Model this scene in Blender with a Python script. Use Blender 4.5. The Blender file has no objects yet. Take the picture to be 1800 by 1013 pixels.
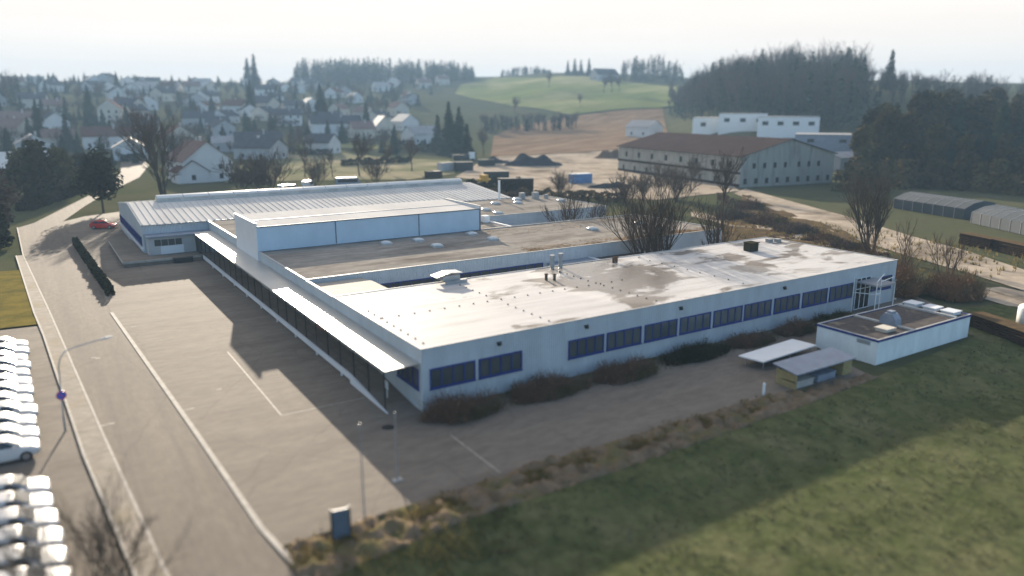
import bpy, math, random
from math import sin, cos, pi, radians, atan, exp, sqrt
from mathutils import Vector, noise
from mathutils.geometry import delaunay_2d_cdt

R = random.Random(11)
sc = bpy.context.scene
COL = sc.collection

# ------------------------------------------------------------------ camera maths (real camera, also used to read ground positions)
F, PITCH, YAW = 1309.67, .2375, .5703
CAM = Vector((-20.80, -43.88, 20.52))
FW = Vector((sin(YAW)*cos(PITCH), cos(YAW)*cos(PITCH), -sin(PITCH)))
RT = Vector((cos(YAW), -sin(YAW), 0)); UP = RT.cross(FW)
def ray(u, v): return FW + RT*((u-900)/F) - UP*((v-506.5)/F)
def g(u, v, z=0.0):
    d = ray(u, v); t = (z-CAM.z)/d.z; p = CAM + d*t; return (p.x, p.y)
def pol(c, d):
    a = YAW + atan((c-900)/F); return (CAM.x + sin(a)*d, CAM.y + cos(a)*d)

# ------------------------------------------------------------------ terrain
DS = [0, 170, 250, 350, 500, 700, 1000, 1600, 2600]
PROF = [(-700, [0,0,0,2,8,20,34,46,50]), (0, [0,0,0,3,14,32,47,58,60]), (200, [0,0,0,2,13,33,50,60,62]), (450, [0,0,0,2,13,32,50,62,64]),
        (700, [0,0,0,1,11,31,54,64,66]), (850, [0,0,0,0,10,31,59,68,70]), (1000, [0,0,0,1,11,38,65,72,72]), (1150, [0,0,0,2,14,38,60,66,66]),
        (1300, [0,0,0,9,31,42,48,52,52]), (1500, [0,0,1,10,30,42,48,52,52]), (1800, [0,0,1,7,20,36,46,52,52]), (2500, [0,0,0,4,12,24,34,40,40])]
PA = [(atan((c-900)/F), p) for c, p in PROF]
def prof(p, d):
    for i in range(len(DS)-1):
        if d <= DS[i+1] or i == len(DS)-2:
            def m(j):
                if j <= 0 or j >= len(DS)-1: return 0.0
                return (p[j+1]-p[j-1])/(DS[j+1]-DS[j-1])
            h = DS[i+1]-DS[i]; t = min(1, (d-DS[i])/h); t2 = t*t; t3 = t2*t
            return (2*t3-3*t2+1)*p[i] + (t3-2*t2+t)*h*m(i) + (-2*t3+3*t2)*p[i+1] + (t3-t2)*h*m(i+1)
    return p[-1]
def gz(x, y):
    dx, dy = x-CAM.x, y-CAM.y
    d = sqrt(dx*dx+dy*dy)
    if d < 170:
        if y < -13.4 and x > -13:
            t = min(1, (-13.4-y)/6); return -.75*t*t*(3-2*t)
        return 0.0
    a = math.atan2(dx, dy) - YAW
    while a > pi: a -= 2*pi
    while a < -pi: a += 2*pi
    if a <= PA[0][0]: h = prof(PA[0][1], d)*max(0, 1-(PA[0][0]-a)/.8)
    elif a >= PA[-1][0]: h = prof(PA[-1][1], d)*max(0, 1-(a-PA[-1][0])/.8)
    else:
        for i in range(len(PA)-1):
            if a <= PA[i+1][0]:
                t = (a-PA[i][0])/(PA[i+1][0]-PA[i][0]); t = t*t*(3-2*t)
                h = prof(PA[i][1], d)*(1-t) + prof(PA[i+1][1], d)*t; break
    k = min(1, max(0, (d-260)/250))
    return max(h, 0) + k*2.2*noise.noise((x/70, y/70, 3.1))
def hit(u, v):
    d = ray(u, v); d = d/sqrt(d.x*d.x+d.y*d.y); t = 20.0
    while t < 2500:
        p = CAM + d*t
        if p.z < gz(p.x, p.y): return (p.x, p.y)
        t += 1.0 + t*.002
    return (CAM.x+d.x*1500, CAM.y+d.y*1500)

# ------------------------------------------------------------------ materials
def mat(name, c1, c2=None, scale=1.0, rough=.75, metal=0.0, bump=0.0, bscale=None, spec=.4, stripes=None, detail=5, contrast=(.35, .65),
        c3=None, c3scale=.1, c3range=(.55, .62), stretch=None, rough2=None, alpha=None, transl=0.0, vary=False, coord='Object'):
    m = bpy.data.materials.new(name); m.use_nodes = True
    nt = m.node_tree; N = nt.nodes; L = nt.links
    b = N['Principled BSDF']; out = N['Material Output']
    b.inputs['Roughness'].default_value = rough; b.inputs['Metallic'].default_value = metal
    b.inputs['Specular IOR Level'].default_value = spec
    b.inputs['Base Color'].default_value = (*c1, 1)
    tc = N.new('ShaderNodeTexCoord'); vec = tc.outputs[coord]
    if stretch:
        mp = N.new('ShaderNodeMapping'); mp.inputs['Scale'].default_value = stretch[:3]
        if len(stretch) > 3: mp.inputs['Rotation'].default_value = (0, 0, stretch[3])
        L.new(vec, mp.inputs['Vector']); svec = mp.outputs[0]
    else: svec = vec
    def noi(s, det=detail, v=None):
        n = N.new('ShaderNodeTexNoise'); n.inputs['Scale'].default_value = s; n.inputs['Detail'].default_value = det
        n.inputs['Roughness'].default_value = .62
        L.new(v or svec, n.inputs['Vector']); return n.outputs['Fac']
    def ramp(f, lo, hi):
        r = N.new('ShaderNodeMapRange'); r.inputs['From Min'].default_value = lo; r.inputs['From Max'].default_value = hi
        L.new(f, r.inputs['Value']); return r.outputs[0]
    def mix(f, a, bb):
        x = N.new('ShaderNodeMix'); x.data_type = 'RGBA'
        if f is None: x.inputs[0].default_value = .5
        else: L.new(f, x.inputs[0])
        for i, q in ((6, a), (7, bb)):
            if isinstance(q, tuple): x.inputs[i].default_value = (*q, 1)
            else: L.new(q, x.inputs[i])
        return x.outputs[2]
    col = None
    if c2:
        col = mix(ramp(noi(scale), *contrast), c1, c2)
    if c3:
        mk = ramp(noi(c3scale, 6), *c3range)
        col = mix(mk, col if col else c1, c3)
        if rough2 is not None:
            r = N.new('ShaderNodeMapRange'); r.inputs['To Min'].default_value = rough; r.inputs['To Max'].default_value = rough2
            L.new(mk, r.inputs['Value']); L.new(r.outputs[0], b.inputs['Roughness'])
    if vary:
        oi = N.new('ShaderNodeObjectInfo'); hs = N.new('ShaderNodeHueSaturation')
        mr = N.new('ShaderNodeMapRange'); mr.inputs['To Min'].default_value = .6; mr.inputs['To Max'].default_value = 1.5
        L.new(oi.outputs['Random'], mr.inputs['Value']); L.new(mr.outputs[0], hs.inputs['Value'])
        if col: L.new(col, hs.inputs['Color'])
        else: hs.inputs['Color'].default_value = (*c1, 1)
        col = hs.outputs[0]
    if col: L.new(col, b.inputs['Base Color'])
    hgt = None
    if bump:
        bp = N.new('ShaderNodeBump'); bp.inputs['Strength'].default_value = bump; bp.inputs['Distance'].default_value = .1
        L.new(noi(bscale or scale*3, 4, vec), bp.inputs['Height']); hgt = bp.outputs[0]
    if stripes:
        ax, period, depth = stripes
        sp = N.new('ShaderNodeSeparateXYZ'); L.new(vec, sp.inputs[0])
        mm = N.new('ShaderNodeMath'); mm.operation = 'MULTIPLY'; mm.inputs[1].default_value = 2*pi/period
        L.new(sp.outputs['XYZ'.index(ax)], mm.inputs[0])
        s = N.new('ShaderNodeMath'); s.operation = 'SINE'; L.new(mm.outputs[0], s.inputs[0])
        cl = ramp(s.outputs[0], -.5, .5)
        bp = N.new('ShaderNodeBump'); bp.inputs['Strength'].default_value = 1; bp.inputs['Distance'].default_value = depth
        L.new(cl, bp.inputs['Height'])
        if hgt: L.new(hgt, bp.inputs['Normal'])
        hgt = bp.outputs[0]
    if hgt: L.new(hgt, b.inputs['Normal'])
    last = b.outputs[0]
    if transl:
        t = N.new('ShaderNodeBsdfTranslucent'); t.inputs['Color'].default_value = (*c1, 1)
        if col: L.new(col, t.inputs['Color'])
        x = N.new('ShaderNodeMixShader'); x.inputs[0].default_value = transl
        L.new(last, x.inputs[1]); L.new(t.outputs[0], x.inputs[2]); last = x.outputs[0]
    if alpha is not None:
        t = N.new('ShaderNodeBsdfTransparent'); x = N.new('ShaderNodeMixShader'); x.inputs[0].default_value = alpha
        L.new(t.outputs[0], x.inputs[1]); L.new(last, x.inputs[2]); last = x.outputs[0]
    L.new(last, out.inputs['Surface'])
    return m

# ------------------------------------------------------------------ mesh builder
class MB:
    def __init__(s): s.v = []; s.f = []; s.mi = []; s.cur = 0
    def poly(s, pts):
        n = len(s.v); s.v += [tuple(p) for p in pts]; s.f.append(tuple(range(n, n+len(pts)))); s.mi.append(s.cur)
    def box(s, x0, x1, y0, y1, z0, z1, skip=''):
        n = len(s.v)
        s.v += [(x, y, z) for z in (z0, z1) for x, y in ((x0, y0), (x1, y0), (x1, y1), (x0, y1))]
        fs = {'b': (3,2,1,0), 't': (4,5,6,7), 's': (0,1,5,4), 'e': (1,2,6,5), 'n': (2,3,7,6), 'w': (3,0,4,7)}
        for k, q in fs.items():
            if k not in skip: s.f.append(tuple(n+i for i in q)); s.mi.append(s.cur)
    def prism(s, pts, z0, z1, cap=True):
        n = len(s.v); k = len(pts)
        s.v += [(p[0], p[1], z0) for p in pts] + [(p[0], p[1], z1) for p in pts]
        for i in range(k):
            j = (i+1) % k; s.f.append((n+i, n+j, n+k+j, n+k+i)); s.mi.append(s.cur)
        if cap:
            s.f.append(tuple(n+k+i for i in range(k))); s.f.append(tuple(n+k-1-i for i in range(k))); s.mi += [s.cur]*2
    def slab(s, quad, th):            # a sheet of thickness th below a 3-D quad
        n = len(s.v); k = len(quad)
        s.v += [tuple(q) for q in quad] + [(q[0], q[1], q[2]-th) for q in quad]
        s.f.append(tuple(range(n, n+k))); s.f.append(tuple(n+2*k-1-i for i in range(k))); s.mi += [s.cur]*2
        for i in range(k):
            j = (i+1) % k; s.f.append((n+i, n+k+i, n+k+j, n+j)); s.mi.append(s.cur)
    def tube(s, p0, p1, r0, r1=None, n=6, cap=False):
        r1 = r0 if r1 is None else r1
        p0, p1 = Vector(p0), Vector(p1); d = (p1-p0)
        if d.length < 1e-6: return
        d.normalize(); a = d.orthogonal().normalized(); b = d.cross(a); k = len(s.v)
        for p, r in ((p0, r0), (p1, r1)):
            for i in range(n):
                t = 2*pi*i/n; s.v.append(tuple(p + a*cos(t)*r + b*sin(t)*r))
        for i in range(n):
            j = (i+1) % n; s.f.append((k+i, k+j, k+n+j, k+n+i)); s.mi.append(s.cur)
        if cap:
            s.f.append(tuple(k+n-1-i for i in range(n))); s.f.append(tuple(k+n+i for i in range(n))); s.mi += [s.cur]*2
    def path(s, pts, r, n=6):
        for a, b in zip(pts, pts[1:]): s.tube(a, b, r, r, n, True)
    def loft(s, rings, cap=True):
        k = len(rings[0]); n = len(s.v)
        for r in rings: s.v += [tuple(p) for p in r]
        for i in range(len(rings)-1):
            for j in range(k):
                q = (j+1) % k
                s.f.append((n+i*k+j, n+i*k+q, n+(i+1)*k+q, n+(i+1)*k+j)); s.mi.append(s.cur)
        if cap:
            s.f.append(tuple(n+k-1-j for j in range(k))); s.f.append(tuple(n+(len(rings)-1)*k+j for j in range(k))); s.mi += [s.cur]*2
    def build(s, name, m, parent=None, smooth=False, loc=None, rz=0):
        me = bpy.data.meshes.new(name); me.from_pydata(s.v, [], s.f)
        ms = m if isinstance(m, (list, tuple)) else [m]
        for x in ms: me.materials.append(x)
        if len(ms) > 1: me.polygons.foreach_set('material_index', s.mi)
        if smooth: me.polygons.foreach_set('use_smooth', [True]*len(me.polygons))
        o = bpy.data.objects.new(name, me); COL.objects.link(o)
        if parent: o.parent = parent
        if loc: o.location = loc
        if rz: o.rotation_euler = (0, 0, rz)
        return o
def tag(o, label, cat, group=None):
    o['label'] = label; o['category'] = cat
    if group: o['group'] = group
    return o
def thing(name, label, cat, loc=(0,0,0), rz=0, group=None):
    o = bpy.data.objects.new(name, None); COL.objects.link(o); o.location = loc; o.rotation_euler = (0, 0, rz)
    o.empty_display_size = .2
    return tag(o, label, cat, group)
def kind(o, k):
    o['kind'] = k; return o
KIDS = {}
def kids(o):
    return [c for c in o.children]
def dup(root, loc, rz=0, label=None, group=None, scale=None, cat=None, ch=None):
    r = root.copy(); COL.objects.link(r); r.location = loc; r.rotation_euler = (0, 0, rz)
    if scale: r.scale = scale if isinstance(scale, tuple) else (scale,)*3
    if label: r['label'] = label
    if group: r['group'] = group
    elif 'group' in r.keys(): del r['group']
    if cat: r['category'] = cat
    for c in (ch if ch is not None else root.children):
        n = c.copy(); COL.objects.link(n); n.parent = r
        for q in c.children:
            e = q.copy(); COL.objects.link(e); e.parent = n
    return r

# ------------------------------------------------------------------ palette
asphalt = mat('yard_asphalt', (.19,.163,.132), (.156,.133,.108), .35, .85, bump=.25, bscale=30, spec=.25, c3=(.12,.10,.082), c3scale=.12, c3range=(.5,.75), stretch=(.3,1.5,1,.15))
street_m = mat('street_asphalt', (.165,.14,.112), (.13,.112,.092), .8, .85, spec=.25, bump=.2, bscale=30, stretch=(1.2,.06,1,.04), c3=(.18,.152,.122), c3scale=.5, c3range=(.5,.7))
paving = mat('paving', (.27,.235,.19), (.22,.19,.155), 1.3, .85, bump=.2, bscale=12, c3=(.21,.175,.11), c3scale=.3, c3range=(.5,.7))
concrete = mat('concrete', (.36,.33,.29), (.26,.24,.21), 1.5, .85, bump=.2)
ground_m = mat('rough_grass', (.058,.066,.036), (.092,.084,.052), .05, .95, bump=.4, bscale=2, c3=(.08,.09,.045), c3scale=.6, c3range=(.4,.7))
lawn_m = mat('lawn_grass', (.062,.075,.030), (.100,.106,.050), .8, .95, bump=.7, bscale=2.6, c3=(.15,.14,.075), c3scale=.22, c3range=(.5,.8), detail=8)
verge_m = mat('rutted_soil', (.19,.145,.10), (.11,.083,.055), 1.0, .95, bump=1, bscale=4, c3=(.13,.115,.055), c3scale=.5, c3range=(.5,.65))
drygrass = mat('dry_grass', (.23,.17,.07), (.13,.115,.045), .6, .9, transl=.35)
yellow_grass = mat('yellowed_lawn', (.20,.155,.045), (.11,.10,.035), .4, .95, bump=.6, bscale=4)
frost_grass = mat('frosted_meadow', (.20,.185,.11), (.12,.13,.065), .05, .95, c3=(.33,.28,.19), c3scale=.03, c3range=(.45,.65))
green_field = mat('green_field', (.13,.165,.055), (.19,.20,.085), .02, .95, c3=(.27,.26,.13), c3scale=.012, c3range=(.5,.65))
brown_field = mat('ploughed_soil', (.20,.135,.085), (.155,.105,.066), .05, .95, c3=(.25,.18,.12), c3scale=.15, c3range=(.45,.6), stretch=(.5,2.2,1,.5))
scrub_m = mat('dry_scrub_soil', (.115,.08,.045), (.07,.055,.035), .25, .95, bump=1, bscale=1.2, c3=(.15,.10,.05), c3scale=.3, c3range=(.5,.65))
gravel_m = mat('pale_gravel', (.40,.335,.26), (.31,.26,.20), .12, .9, bump=.3, bscale=6, c3=(.13,.10,.07), c3scale=.06, c3range=(.5,.7))
facade = mat('blue_grey_cladding', (.51,.55,.585), (.46,.50,.535), .5, .55, stripes=('X', .2, .07), spec=.3)
facade_y = mat('grey_cladding', (.47,.52,.55), (.42,.47,.50), .4, .55, stripes=('Y', .2, .05), spec=.3)
panel_m = mat('smooth_blue_panel', (.46,.57,.67), (.42,.525,.62), .25, .5, stripes=('X', .12, .012), spec=.3)
panel_w = mat('pale_panel', (.60,.62,.64), (.54,.57,.60), .4, .5)
trim = mat('light_metal_trim', (.42,.42,.405), (.36,.36,.35), .8, .55, spec=.2)
def roof_membrane():
    # pale sheet roofing: welded lanes, brown-grey silt stains and smooth damp patches, denser toward the far end, plus a wet patch with a tree reflection painted in
    m = bpy.data.materials.new('roof_membrane'); m.use_nodes = True; nt = m.node_tree; N = nt.nodes; L = nt.links; b = N['Principled BSDF']
    tc = N.new('ShaderNodeTexCoord'); sp = N.new('ShaderNodeSeparateXYZ'); L.new(tc.outputs['Object'], sp.inputs[0])
    def noi(sc_, st=(1,1,1), off=0, det=6, rg=.6, dist=0):
        mp = N.new('ShaderNodeMapping'); mp.inputs['Scale'].default_value = st; mp.inputs['Location'].default_value = (off, off*.7, 0); L.new(tc.outputs['Object'], mp.inputs[0])
        n = N.new('ShaderNodeTexNoise'); n.inputs['Scale'].default_value = sc_; n.inputs['Detail'].default_value = det; n.inputs['Roughness'].default_value = rg; n.inputs['Distortion'].default_value = dist
        L.new(mp.outputs[0], n.inputs['Vector']); return n.outputs['Fac']
    def rng(f, a, c, lo=0., hi=1.):
        r = N.new('ShaderNodeMapRange'); r.inputs[1].default_value = a; r.inputs[2].default_value = c; r.inputs[3].default_value = lo; r.inputs[4].default_value = hi; L.new(f, r.inputs[0]); return r.outputs[0]
    def mth(op, a, c):
        x = N.new('ShaderNodeMath'); x.operation = op
        for k, q in ((0, a), (1, c)):
            if isinstance(q, float): x.inputs[k].default_value = q
            else: L.new(q, x.inputs[k])
        return x.outputs[0]
    def mix(f, a, c):
        x = N.new('ShaderNodeMix'); x.data_type = 'RGBA'; L.new(f, x.inputs[0])
        for k, q in ((6, a), (7, c)):
            if isinstance(q, tuple): x.inputs[k].default_value = (*q, 1)
            else: L.new(q, x.inputs[k])
        return x.outputs[2]
    grad = rng(sp.outputs['X'], 2., 30., -.075, .035)
    ex = mth('MULTIPLY', mth('SUBTRACT', sp.outputs['X'], 26.), .125); ey = mth('MULTIPLY', mth('SUBTRACT', sp.outputs['Y'], 9.5), .10)
    blob = rng(mth('ADD', mth('MULTIPLY', ex, ex), mth('MULTIPLY', ey, ey)), 0., 1.3, .17, -.02)  # wet patch, darkened to paint in the courtyard tree's reflection and shadow
    wet = mth('ADD', mth('ADD', noi(.17, (.8,1.6,1), 3., 7, .62, .6), grad), blob); stain_reflection = rng(wet, .535, .60)
    silt = rng(noi(.5, (.6,1.3,1), 11., 8, .7), .45, .72)
    streak = rng(noi(.35, (.25,3.2,1), 5., 5, .6), .48, .75)
    base = mix(silt, (.51,.492,.475), (.455,.44,.42)); base = mix(mth('MULTIPLY', streak, .6), base, (.32,.30,.28))
    base = mix(mth('MULTIPLY', stain_reflection, .88), base, mix(silt, (.15,.128,.108), (.10,.086,.073)))
    L.new(base, b.inputs['Base Color'])
    damp = rng(mth('ADD', noi(.13, (.7,1.7,1), 21., 6, .6, .8), rng(sp.outputs['X'], 14., 34., -.2, .05)), .50, .56)
    fr = mth('FRACT', mth('MULTIPLY', sp.outputs['Y'], .625), 0.); seam = rng(mth('ABSOLUTE', mth('SUBTRACT', fr, .5), 0.), .0, .028, .78, 1.)
    sm = N.new('ShaderNodeMix'); sm.data_type = 'RGBA'; sm.blend_type = 'MULTIPLY'; sm.inputs[0].default_value = 1; L.new(base, sm.inputs[6]); L.new(seam, sm.inputs[7]); L.new(sm.outputs[2], b.inputs['Base Color'])
    L.new(mth('SUBTRACT', mth('SUBTRACT', .62, mth('MULTIPLY', rng(blob, .02, .12), .42)), mth('MULTIPLY', damp, .3)), b.inputs['Roughness']); b.inputs['Specular IOR Level'].default_value = .3
    L.new(mth('ADD', .03, mth('MULTIPLY', mth('MAXIMUM', rng(blob, .0, .10), mth('MULTIPLY', damp, .5)), .42)), b.inputs['Specular IOR Level'])
    bp = N.new('ShaderNodeBump'); bp.inputs['Strength'].default_value = .12; bp.inputs['Distance'].default_value = .1; L.new(noi(2.2), bp.inputs['Height'])
    L.new(bp.outputs[0], b.inputs['Normal']); return m
white_roof = roof_membrane()
grey_roof = mat('bitumen_roof', (.235,.215,.19), (.31,.285,.25), .35, .85, bump=.3, bscale=10, stretch=(.35,1.2,1), c3=(.17,.152,.13), c3scale=.25, c3range=(.5,.68))
metal_roof = mat('sheet_metal_roof', (.60,.58,.545), (.52,.50,.47), .25, .7, spec=.12, metal=.0, stretch=(1.5,.3,1))
canopy_m = mat('canopy_sheet', (.50,.51,.50), (.45,.46,.455), .3, .32, metal=.75, stripes=('Y', .33, .012))
dark_metal = mat('dark_metal', (.03,.033,.036), rough=.5, metal=.5)
blue_frame = mat('blue_frame', (.009,.03,.19), (.008,.024,.14), 2, .45)
blind_glass = mat('window_pane', (.07,.08,.082), (.05,.06,.064), .6, .12, spec=.6, vary=True)
dark_glass = mat('dark_glass', (.018,.022,.026), rough=.12, spec=.35)
white_paint = mat('white_paint', (.74,.74,.73), (.68,.68,.67), 1, .45)
car_paint = mat('white_car_paint', (.46,.46,.46), rough=.38, spec=.3)
red_paint = mat('red_car_paint', (.55,.02,.018), rough=.25, spec=.5)
rubber = mat('tyre_rubber', (.018,.018,.018), rough=.85)
rim_m = mat('alloy_rim', (.35,.35,.36), rough=.35, metal=.8)
lamp_glass = mat('headlight_lens', (.55,.57,.6), rough=.1, spec=.8)
tail_red = mat('tail_light_lens', (.3,.01,.01), rough=.2)
galv = mat('galvanised_steel', (.33,.35,.36), (.27,.28,.30), 2, .45, metal=.5)
dome_m = mat('acrylic_dome', (.66,.69,.70), rough=.2, spec=.6, transl=.3)
mesh_m = mat('wire_mesh', (.10,.10,.092), rough=.6, alpha=.2)
bark = mat('bark', (.085,.066,.05), (.055,.043,.033), 2, .9)
twig = mat('twigs', (.11,.08,.058), (.075,.055,.042), 1, .9)
rust_twig = mat('rust_brown_twigs', (.26,.14,.075), (.16,.10,.06), 1, .9, c3=(.10,.09,.045), c3scale=.4, c3range=(.5,.65))
rust_twig.node_tree.nodes['Principled BSDF'].inputs['Specular IOR Level'].default_value = 0
twig_near = mat('pale_twigs', (.15,.115,.08), (.10,.075,.055), 1, .9)
twig_far = mat('grey_brown_twigs', (.125,.092,.068), (.09,.068,.052), .3, .9)
red_twig = mat('reddish_twigs', (.17,.10,.065), (.12,.075,.05), 1, .9, c3=(.09,.085,.04), c3scale=.3, c3range=(.5,.65))
needle = mat('dark_needles', (.020,.034,.022), (.034,.045,.022), .5, .85, vary=True)
olive = mat('olive_foliage', (.040,.046,.022), (.10,.072,.034), .4, .85, vary=True)
brick_roof = mat('red_brown_tiles', (.12,.065,.052), (.095,.053,.045), .6, .7)
brown_roof = mat('brown_sheet_roof', (.068,.049,.044), (.053,.040,.037), .3, .8, spec=.1)
slate_roof = mat('slate_tiles', (.075,.075,.085), (.055,.055,.065), .6, .6)
pink_roof = mat('faded_tiles', (.20,.135,.118), (.16,.108,.096), .6, .65)
pale_roof = mat('pale_grey_roofing', (.29,.29,.30), (.23,.23,.24), .3, .75, spec=.2)  # light grey roofing with slight random tone variation
cream = mat('cream_render', (.50,.46,.39), (.44,.41,.35), .4, .85)
white_render = mat('white_render', (.58,.58,.57), (.52,.52,.51), .3, .85)
grey_render = mat('grey_render', (.38,.38,.38), (.32,.32,.33), .3, .85)
pale_wood = mat('pale_board', (.30,.30,.27), (.23,.23,.205), .5, .8, stripes=('X', .6, .02), c3=(.12,.11,.10), c3scale=.25, c3range=(.55,.75), stretch=(2,2,.3))
wood = mat('dark_timber', (.055,.038,.026), (.035,.026,.02), 2, .9, stripes=('Z', .22, .06))
osb = mat('yellow_board', (.30,.245,.11), (.23,.185,.085), 3, .8)
grey_sheet = mat('grey_sheet', (.22,.26,.32), (.17,.20,.25), .8, .55)
hut_wall = mat('pale_blue_render', (.66,.72,.73), (.60,.66,.68), .6, .8, bump=.15)
hut_roof = mat('gravel_roof', (.085,.075,.07), (.12,.105,.095), 1.5, .9, bump=.5, bscale=20, c3=(.30,.25,.18), c3scale=.25, c3range=(.58,.7))
blue_sheet = mat('blue_sheet', (.10,.20,.38), (.08,.17,.33), .5, .6)
heap_m = mat('dark_gravel', (.045,.047,.052), (.03,.032,.036), .5, .95, bump=.5, bscale=2)
brown_heap = mat('brown_earth', (.13,.085,.055), (.09,.06,.04), .5, .95, bump=.5, bscale=2)
glasshouse = mat('polycarbonate', (.06,.07,.08), (.045,.055,.063), .2, .6, spec=.2)
line_paint = mat('worn_line_paint', (.33,.30,.255), (.19,.167,.14), 2.5, .8)
orange_leaf = mat('fallen_leaf', (.30,.16,.045), (.20,.12,.05), .6, .9, vary=False)
sign_blue = mat('sign_blue', (.02,.08,.40), rough=.4)
sign_red = mat('sign_red', (.50,.02,.02), rough=.4)
yellow_paint = mat('yellow_machine_paint', (.55,.30,.03), rough=.5)
stone = mat('stone_slab', (.38,.36,.33), (.28,.27,.25), 2, .85)
olive_hedge = mat('hedge_leaves', (.03,.032,.018), (.05,.042,.024), .8, .9)

for m_ in (lawn_m, ground_m, brown_field, green_field, frost_grass, yellow_grass, scrub_m, gravel_m, verge_m, heap_m, brown_heap, needle, olive, twig, twig_far, twig_near, red_twig, bark, drygrass, olive_hedge, wood, brown_roof, slate_roof, brick_roof, pink_roof, grey_roof, metal_roof, hut_roof):
    m_.node_tree.nodes['Principled BSDF'].inputs['Specular IOR Level'].default_value = 0
for m_ in (asphalt, street_m, paving): m_.node_tree.nodes['Principled BSDF'].inputs['Specular IOR Level'].default_value = .12
def grain(m, scale, lo, hi, st=(1,1,1), det=10, a=.3, c=.7):
    # fine wear: multiplies the base colour by a fractal
    nt = m.node_tree; N = nt.nodes; L = nt.links; b = N['Principled BSDF'].inputs['Base Color']; src = b.links[0].from_socket
    tc = N.new('ShaderNodeTexCoord'); mp = N.new('ShaderNodeMapping'); mp.inputs['Scale'].default_value = st; L.new(tc.outputs['Object'], mp.inputs[0])
    n = N.new('ShaderNodeTexNoise'); n.inputs['Scale'].default_value = scale; n.inputs['Detail'].default_value = det; n.inputs['Roughness'].default_value = .7; L.new(mp.outputs[0], n.inputs['Vector'])
    r = N.new('ShaderNodeMapRange'); r.inputs[1].default_value = a; r.inputs[2].default_value = c; r.inputs[3].default_value = lo; r.inputs[4].default_value = hi; L.new(n.outputs['Fac'], r.inputs[0])
    x = N.new('ShaderNodeMix'); x.data_type = 'RGBA'; x.blend_type = 'MULTIPLY'; x.inputs[0].default_value = 1; L.new(src, x.inputs[6]); L.new(r.outputs[0], x.inputs[7]); L.new(x.outputs[2], b)
def cracks(m, scale, width, lo, st=(1,1,1)):
    nt = m.node_tree; N = nt.nodes; L = nt.links; b = N['Principled BSDF'].inputs['Base Color']; src = b.links[0].from_socket
    tc = N.new('ShaderNodeTexCoord'); n = N.new('ShaderNodeTexNoise'); n.inputs['Scale'].default_value = .5; n.inputs['Detail'].default_value = 6; L.new(tc.outputs['Object'], n.inputs['Vector'])
    mx = N.new('ShaderNodeMix'); mx.data_type = 'RGBA'; mx.blend_type = 'ADD'; mx.inputs[0].default_value = 2.2; L.new(tc.outputs['Object'], mx.inputs[6]); L.new(n.outputs['Color'], mx.inputs[7])
    mp = N.new('ShaderNodeMapping'); mp.inputs['Scale'].default_value = st; L.new(mx.outputs[2], mp.inputs[0])
    v = N.new('ShaderNodeTexVoronoi'); v.feature = 'DISTANCE_TO_EDGE'; v.inputs['Scale'].default_value = scale; L.new(mp.outputs[0], v.inputs['Vector'])
    r = N.new('ShaderNodeMapRange'); r.inputs[1].default_value = 0; r.inputs[2].default_value = width; r.inputs[3].default_value = lo; r.inputs[4].default_value = 1; L.new(v.outputs['Distance'], r.inputs[0])
    x = N.new('ShaderNodeMix'); x.data_type = 'RGBA'; x.blend_type = 'MULTIPLY'; x.inputs[0].default_value = 1; L.new(src, x.inputs[6]); L.new(r.outputs[0], x.inputs[7]); L.new(x.outputs[2], b)
cracks(asphalt, .10, .009, .85, (1,.8,1)); cracks(street_m, .13, .010, .86, (1,.35,1))
grain(asphalt, 1.3, .80, 1.16, (.6,1.3,1)); grain(asphalt, .06, .9, 1.08); grain(street_m, 1.6, .82, 1.14, (1.3,.5,1)); grain(paving, 1.1, .78, 1.15); grain(grey_roof, .9, .72, 1.2, (.5,1.2,1)); grain(gravel_m, .35, .75, 1.2)
grain(facade, .8, .86, 1.06, (1,1,.22)); grain(facade_y, .8, .86, 1.06, (1,1,.22)); grain(panel_m, .5, .92, 1.05, (1,1,.2)); grain(hut_wall, .9, .84, 1.06, (1,1,.25)); grain(green_field, .02, .8, 1.15, (1,3,1)); grain(brown_field, .06, .75, 1.2, (.3,2,1)); grain(lawn_m, 1.4, .7, 1.25); grain(lawn_m, .12, .82, 1.15)
# ------------------------------------------------------------------ ground sheets
def ground():
    m = MB(); az = []
    a = -pi
    while a < pi-1e-6:
        az.append(a); a += radians(.75) if abs(a-YAW) < radians(46) else radians(3)
    ds = [0.5]; d = 14
    while d < 1650: ds.append(d); d *= 1.045 if d > 100 else 1.15
    for dd in ds:
        for a in az:
            x, y = CAM.x+sin(a)*dd, CAM.y+cos(a)*dd
            m.v.append((x, y, gz(x, y)-.08))
    n = len(az)
    for i in range(len(ds)-1):
        for j in range(n):
            k = (j+1) % n; m.f.append((i*n+j, i*n+k, (i+1)*n+k, (i+1)*n+j)); m.mi.append(0)
    m.f.append(tuple(range(n-1, -1, -1))); m.mi.append(0)
    return kind(m.build('ground', ground_m, smooth=True), 'structure')
ground()
def inside(p, poly):
    x, y = p; c = False; j = len(poly)-1
    for i in range(len(poly)):
        xi, yi = poly[i]; xj, yj = poly[j]
        if (yi > y) != (yj > y) and x < (xj-xi)*(y-yi)/(yj-yi)+xi: c = not c
        j = i
    return c
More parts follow.
